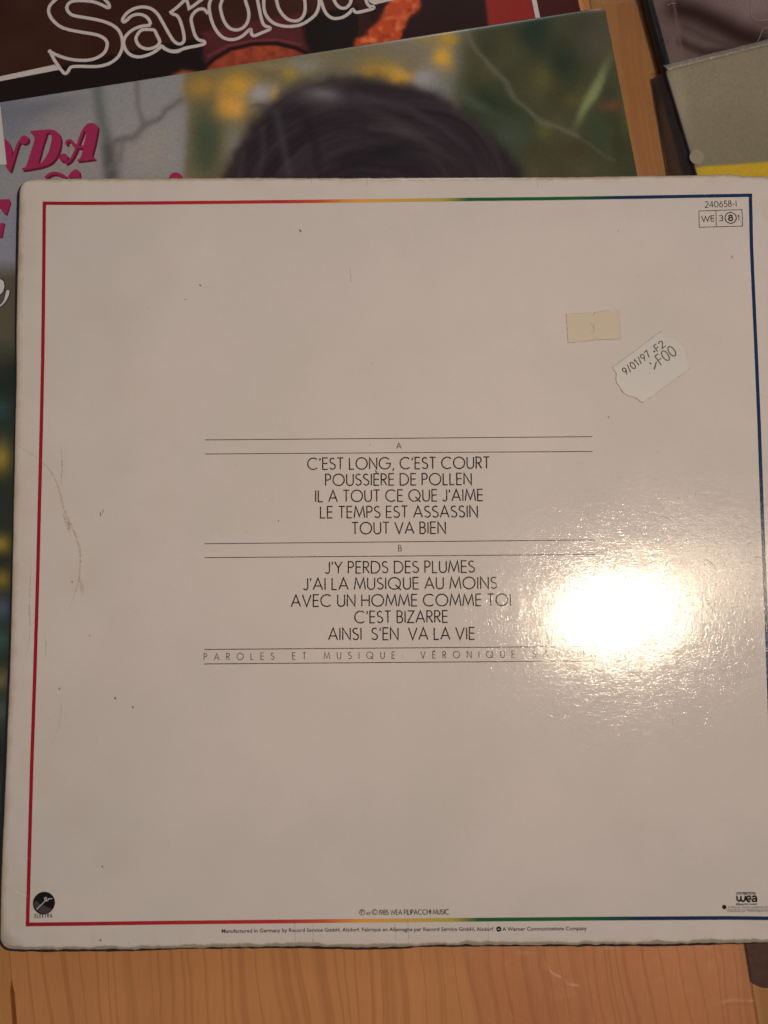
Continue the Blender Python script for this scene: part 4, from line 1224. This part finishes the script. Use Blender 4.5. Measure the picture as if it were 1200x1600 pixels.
k.poly([Z8(768, 534), Z8(790, 536), Z8(780, 552)])
k.disc(Z8(810, 447), 1.6 * PXM)
k.build('price_print', ink_mat('label_ink', (52, 42, 46), .4, .2, .2), pl)

# grime caught along the sticker outlines
gr = stain_mat('glue_grime', (118, 98, 78), 0.3)
for name_, P_, par in (('sticker_grime', stk, st), ('label_grime', lp, pl)):
    k = Ink(zsf, 0.00003, .0008); k.stroke(Pxy(P_), 2.0 * PXM, True); k.build(name_, gr, par)

# --- marks of age
STN = stain_mat('brown_crease_stain', (142, 112, 86), 0.32)
STL = stain_mat('light_stain', (140, 118, 100), 0.28)
SPK = stain_mat('dark_speck', (62, 46, 36), 0.85)
tp_ = lambda t: 0.25 + 0.9 * math.sin(math.pi * t)
k = Ink(zsf, 0.00006, .0008)
k.stroke(smooth(Pxy([(62, 718), (80, 738), (92, 765), (100, 795), (110, 818), (120, 842), (125.5, 868), (124, 900), (118, 925), (108, 952)]), 6), 3.0 * PXM, taper=tp_)
k.build('crease_stain', STN, sleeve)
k = Ink(zsf, 0.00006, .0008)
k.stroke(smooth(Pxy([(26, 694), (44, 706), (62, 718)]), 6), 1.2 * PXM, taper=tp_)
k.stroke(smooth(Pxy([(96, 695), (97, 730), (95, 760)]), 4), 2.2 * PXM, taper=tp_)
k.stroke(smooth(Pxy([(98, 800), (108, 826), (106, 812)]), 4), 5 * PXM, taper=tp_)
k.stroke(smooth(Pxy([(124, 905), (128, 918), (130, 930)]), 4), 5 * PXM, taper=tp_)
k.stroke(smooth(Pxy([(70, 985), (72, 1010), (70, 1030)]), 4), 1.6 * PXM, taper=tp_)
k.stroke(smooth(Pxy([(94, 1085), (96, 1110), (90, 1140), (80, 1165)]), 4), 1.4 * PXM, taper=tp_)
k.stroke(smooth(Pxy([(40, 1030), (47, 990), (46, 940), (50, 870)]), 4), 2.0 * PXM, taper=tp_)
k.stroke(Pxy([(546.5, 418), (548.3, 430), (548, 442)]), 1.4 * PXM)
k.stroke(Pxy([(573, 282), (574, 291)]), 1.0 * PXM); k.stroke(Pxy([(486, 282), (487, 288)]), 1.0 * PXM); k.stroke(Pxy([(840, 279), (840, 294)]), 1.1 * PXM)
for x_ in (460, 488, 617, 637, 762): k.stroke(Pxy([(x_, 1440), (x_ + 1.5, 1458), (x_ + 1, 1474)]), 1.5 * PXM)
for _ in range(40):
    x_, y_ = random.uniform(40, 1180), random.uniform(290, 1465)
    a_ = random.uniform(0, 6.28); l_ = random.uniform(.8, 3)
    k.stroke(Pxy([(x_, y_), (x_ + l_ * math.cos(a_), y_ + l_ * math.sin(a_))]), random.uniform(.7, 1.6) * PXM)
k.build('faint_marks', STL, sleeve)['kind'] = 'stuff'
k = Ink(zsf, 0.00007, .0008)
for x_, y_, l_, a_, w_ in ((469, 360, 5, 65, 2.2), (469.5, 361.5, 2, 40, 2.5), (180, 1091, 4, 60, 2.2), (207.5, 1105, 3, 60, 2.2), (1143.5, 402, 5, 100, 1.8), (113, 909, 3, 20, 2.2), (157, 803, 6, 80, 1.4), (161, 799, 6, 110, 1.0), (313, 446, 4, 20, 1.6),
                           (93, 1076, 3, 80, 1.6), (140, 993, 2, 0, 1.6), (160, 1354, 3, 90, 1.8), (157, 1469, 3, 10, 2), (435, 814, 2, 0, 1.4), (966, 361, 2, 40, 1.6), (290, 468, 3, 10, 1.2), (951, 652, 4, 60, 1.0)):
    a_ = math.radians(a_); dx, dy = l_ / 2 * math.cos(a_), l_ / 2 * math.sin(a_)
    k.stroke(Pxy([(x_ - dx, y_ - dy), (x_ + dx, y_ + dy)]), w_ * PXM)
k.build('dark_specks', SPK, sleeve)['kind'] = 'stuff'

# raised scuffs: little ridges of torn varnish that catch the lamp
scm, nt, b0 = new_mat('lifted_varnish'); b0.inputs['Base Color'].default_value = (.8, .78, .74, 1); b0.inputs['Roughness'].default_value = .22; b0.inputs['Specular IOR Level'].default_value = .8
class Ridge(Ink):
    def add(s, pts, w, h):
        P = [np.array(p[:2], float) for p in pts]
        b0_ = len(s.v); n = len(P)
        for i, p in enumerate(P):
            d = P[min(i + 1, n - 1)] - P[max(i - 1, 0)]; d /= np.hypot(*d) + 1e-12
            nn_ = np.array([-d[1], d[0]]); t = math.sin(math.pi * (i + .25) / (n - .5))
            for o_, hh in ((w / 2, 0), (0, h * t), (-w / 2, 0)):
                q = p + nn_ * o_ * max(t, .2); s.v.append((q[0], q[1], zsf(q[0], q[1]) + hh + .00001))
        for i in range(n - 1):
            for j in (0, 1):
                a_ = b0_ + 3 * i + j; s.f.append((a_, a_ + 1, a_ + 4, a_ + 3))
k = Ridge(zsf)
def scuff(px, py, l, ang, bend, w, h):
    a_ = math.radians(ang); pts = []
    for i in range(6):
        t = i / 5 - .5
        pts.append(A(px + l * t * math.cos(a_) - bend * (t * t * 4 - 1) * math.sin(a_), py + l * t * math.sin(a_) + bend * (t * t * 4 - 1) * math.cos(a_)))
    k.add(pts, w * PXM, h * PXM)
for a_ in ((1110, 711, 14, 5, 2, 1.6, .5), (1117, 706, 6, 60, 1, 1.5, .5), (1099, 703, 16, -6, 1, 1.2, .4), (1039, 811, 24, 22, 3, 2.4, .7), (1100, 776, 20, -10, 1, 1.2, .4), (857, 802, 14, 4, -2, 1.6, .5), (1110, 880, 26, 38, 1, 1.6, .6), (700, 870, 12, 95, 1, 1.2, .5),
           (764, 975, 16, 75, 2, 1.6, .6), (933, 1098, 14, 2, 0, 1.6, .5), (1054, 1100, 5, 20, 0, 2.0, .6), (991, 1055, 26, 25, 3, 1.6, .6), (1183, 780, 8, 80, 0, 2, .6), (1186, 832, 12, 0, 1, 2.2, .7), (1185, 872, 14, 5, 1, 2, .7), (1030, 706, 8, 5, 0, 1.2, .5), (1172, 850, 10, -20, 1, 2, .7), (1160, 823, 9, 15, 1, 1.6, .6), (1178, 613, 10, 10, 0, 1.6, .5), (1195, 620, 16, 20, 2, 1.4, .5), (720, 1058, 10, 80, 0, 1.2, .4), (62, 560, 4, 90, 0, 1.5, .5)):
    scuff(*a_)
r2 = random.Random(11)
for _ in range(420):
    x_, y_ = r2.gauss(1000, 95), r2.gauss(935, 105)
    if not (700 < x_ < 1205): continue
    scuff(x_, y_, r2.uniform(3, 13), r2.uniform(-40, 100), r2.uniform(-2, 2), r2.uniform(.7, 1.2), r2.uniform(.12, .4))
for _ in range(160):
    scuff(r2.uniform(650, 1195), r2.uniform(640, 1150), r2.uniform(2, 9), r2.uniform(-30, 60), r2.uniform(-1, 1), r2.uniform(.7, 1.1), r2.uniform(.15, .4))
o = k.build('varnish_scuffs', scm, sleeve); o['kind'] = 'stuff'
# pressed creases: lower left corner and across the border
k = Ridge(zsf)
for pts, w_, h_ in (([(10, 1382), (18, 1388), (26, 1395), (34, 1399), (46, 1400.5)], 3.0, .7), ([(600 / 3, 1458), (201, 1470), (201.5, 1482)], 1.8, .4), ([(201, 1425), (202, 1440)], 1.5, .3), ([(42, 1340), (47, 1341)], 1.5, .4), ([(281, 1438), (282, 1445)], 1.5, .3)):
    k.add([A(*p) for p in pts], w_ * PXM, h_ * PXM)
k.build('corner_crease', CARD, sleeve)['kind'] = 'stuff'

# --- stray hairs on the dark sleeve
hm, nt, b0 = new_mat('pale_hair'); b0.inputs['Base Color'].default_value = (.55, .42, .36, 1); b0.inputs['Roughness'].default_value = .4
def hair(pts, z, label):
    P = smooth([tuple(at(px, py, z)) for px, py in pts], 6)
    cu = bpy.data.curves.new('stray_hair', 'CURVE'); cu.dimensions = '3D'; cu.bevel_depth = .00009; cu.bevel_resolution = 1
    s = cu.splines.new('POLY'); s.points.add(len(P) - 1)
    for i, p in enumerate(P): s.points[i].co = (p[0], p[1], z + .0002, 1)
    o = bpy.data.objects.new('stray_hair', cu); col.objects.link(o)
    bpy.context.view_layer.update()
    me = bpy.data.meshes.new_from_object(o.evaluated_get(bpy.context.evaluated_depsgraph_get()))
    bpy.data.objects.remove(o)
    return tag(link('stray_hair', me, hm, None), label, 'hair', 'stray hairs on the dark sleeve')
hair([(1042, 9), (1048, 6.5), (1056, 5.5)], zA, 'short straight pale hair near the black spine')
hair([(1179, -4), (1174, 8), (1173, 20), (1178, 30), (1190, 33), (1202, 30)], zA, 'looped pale hair on the dark mauve sleeve')
hair([(1183, 66), (1187, 58), (1192, 46), (1203, 43)], zA, 'bent pale hair running onto the grey sleeve edge')
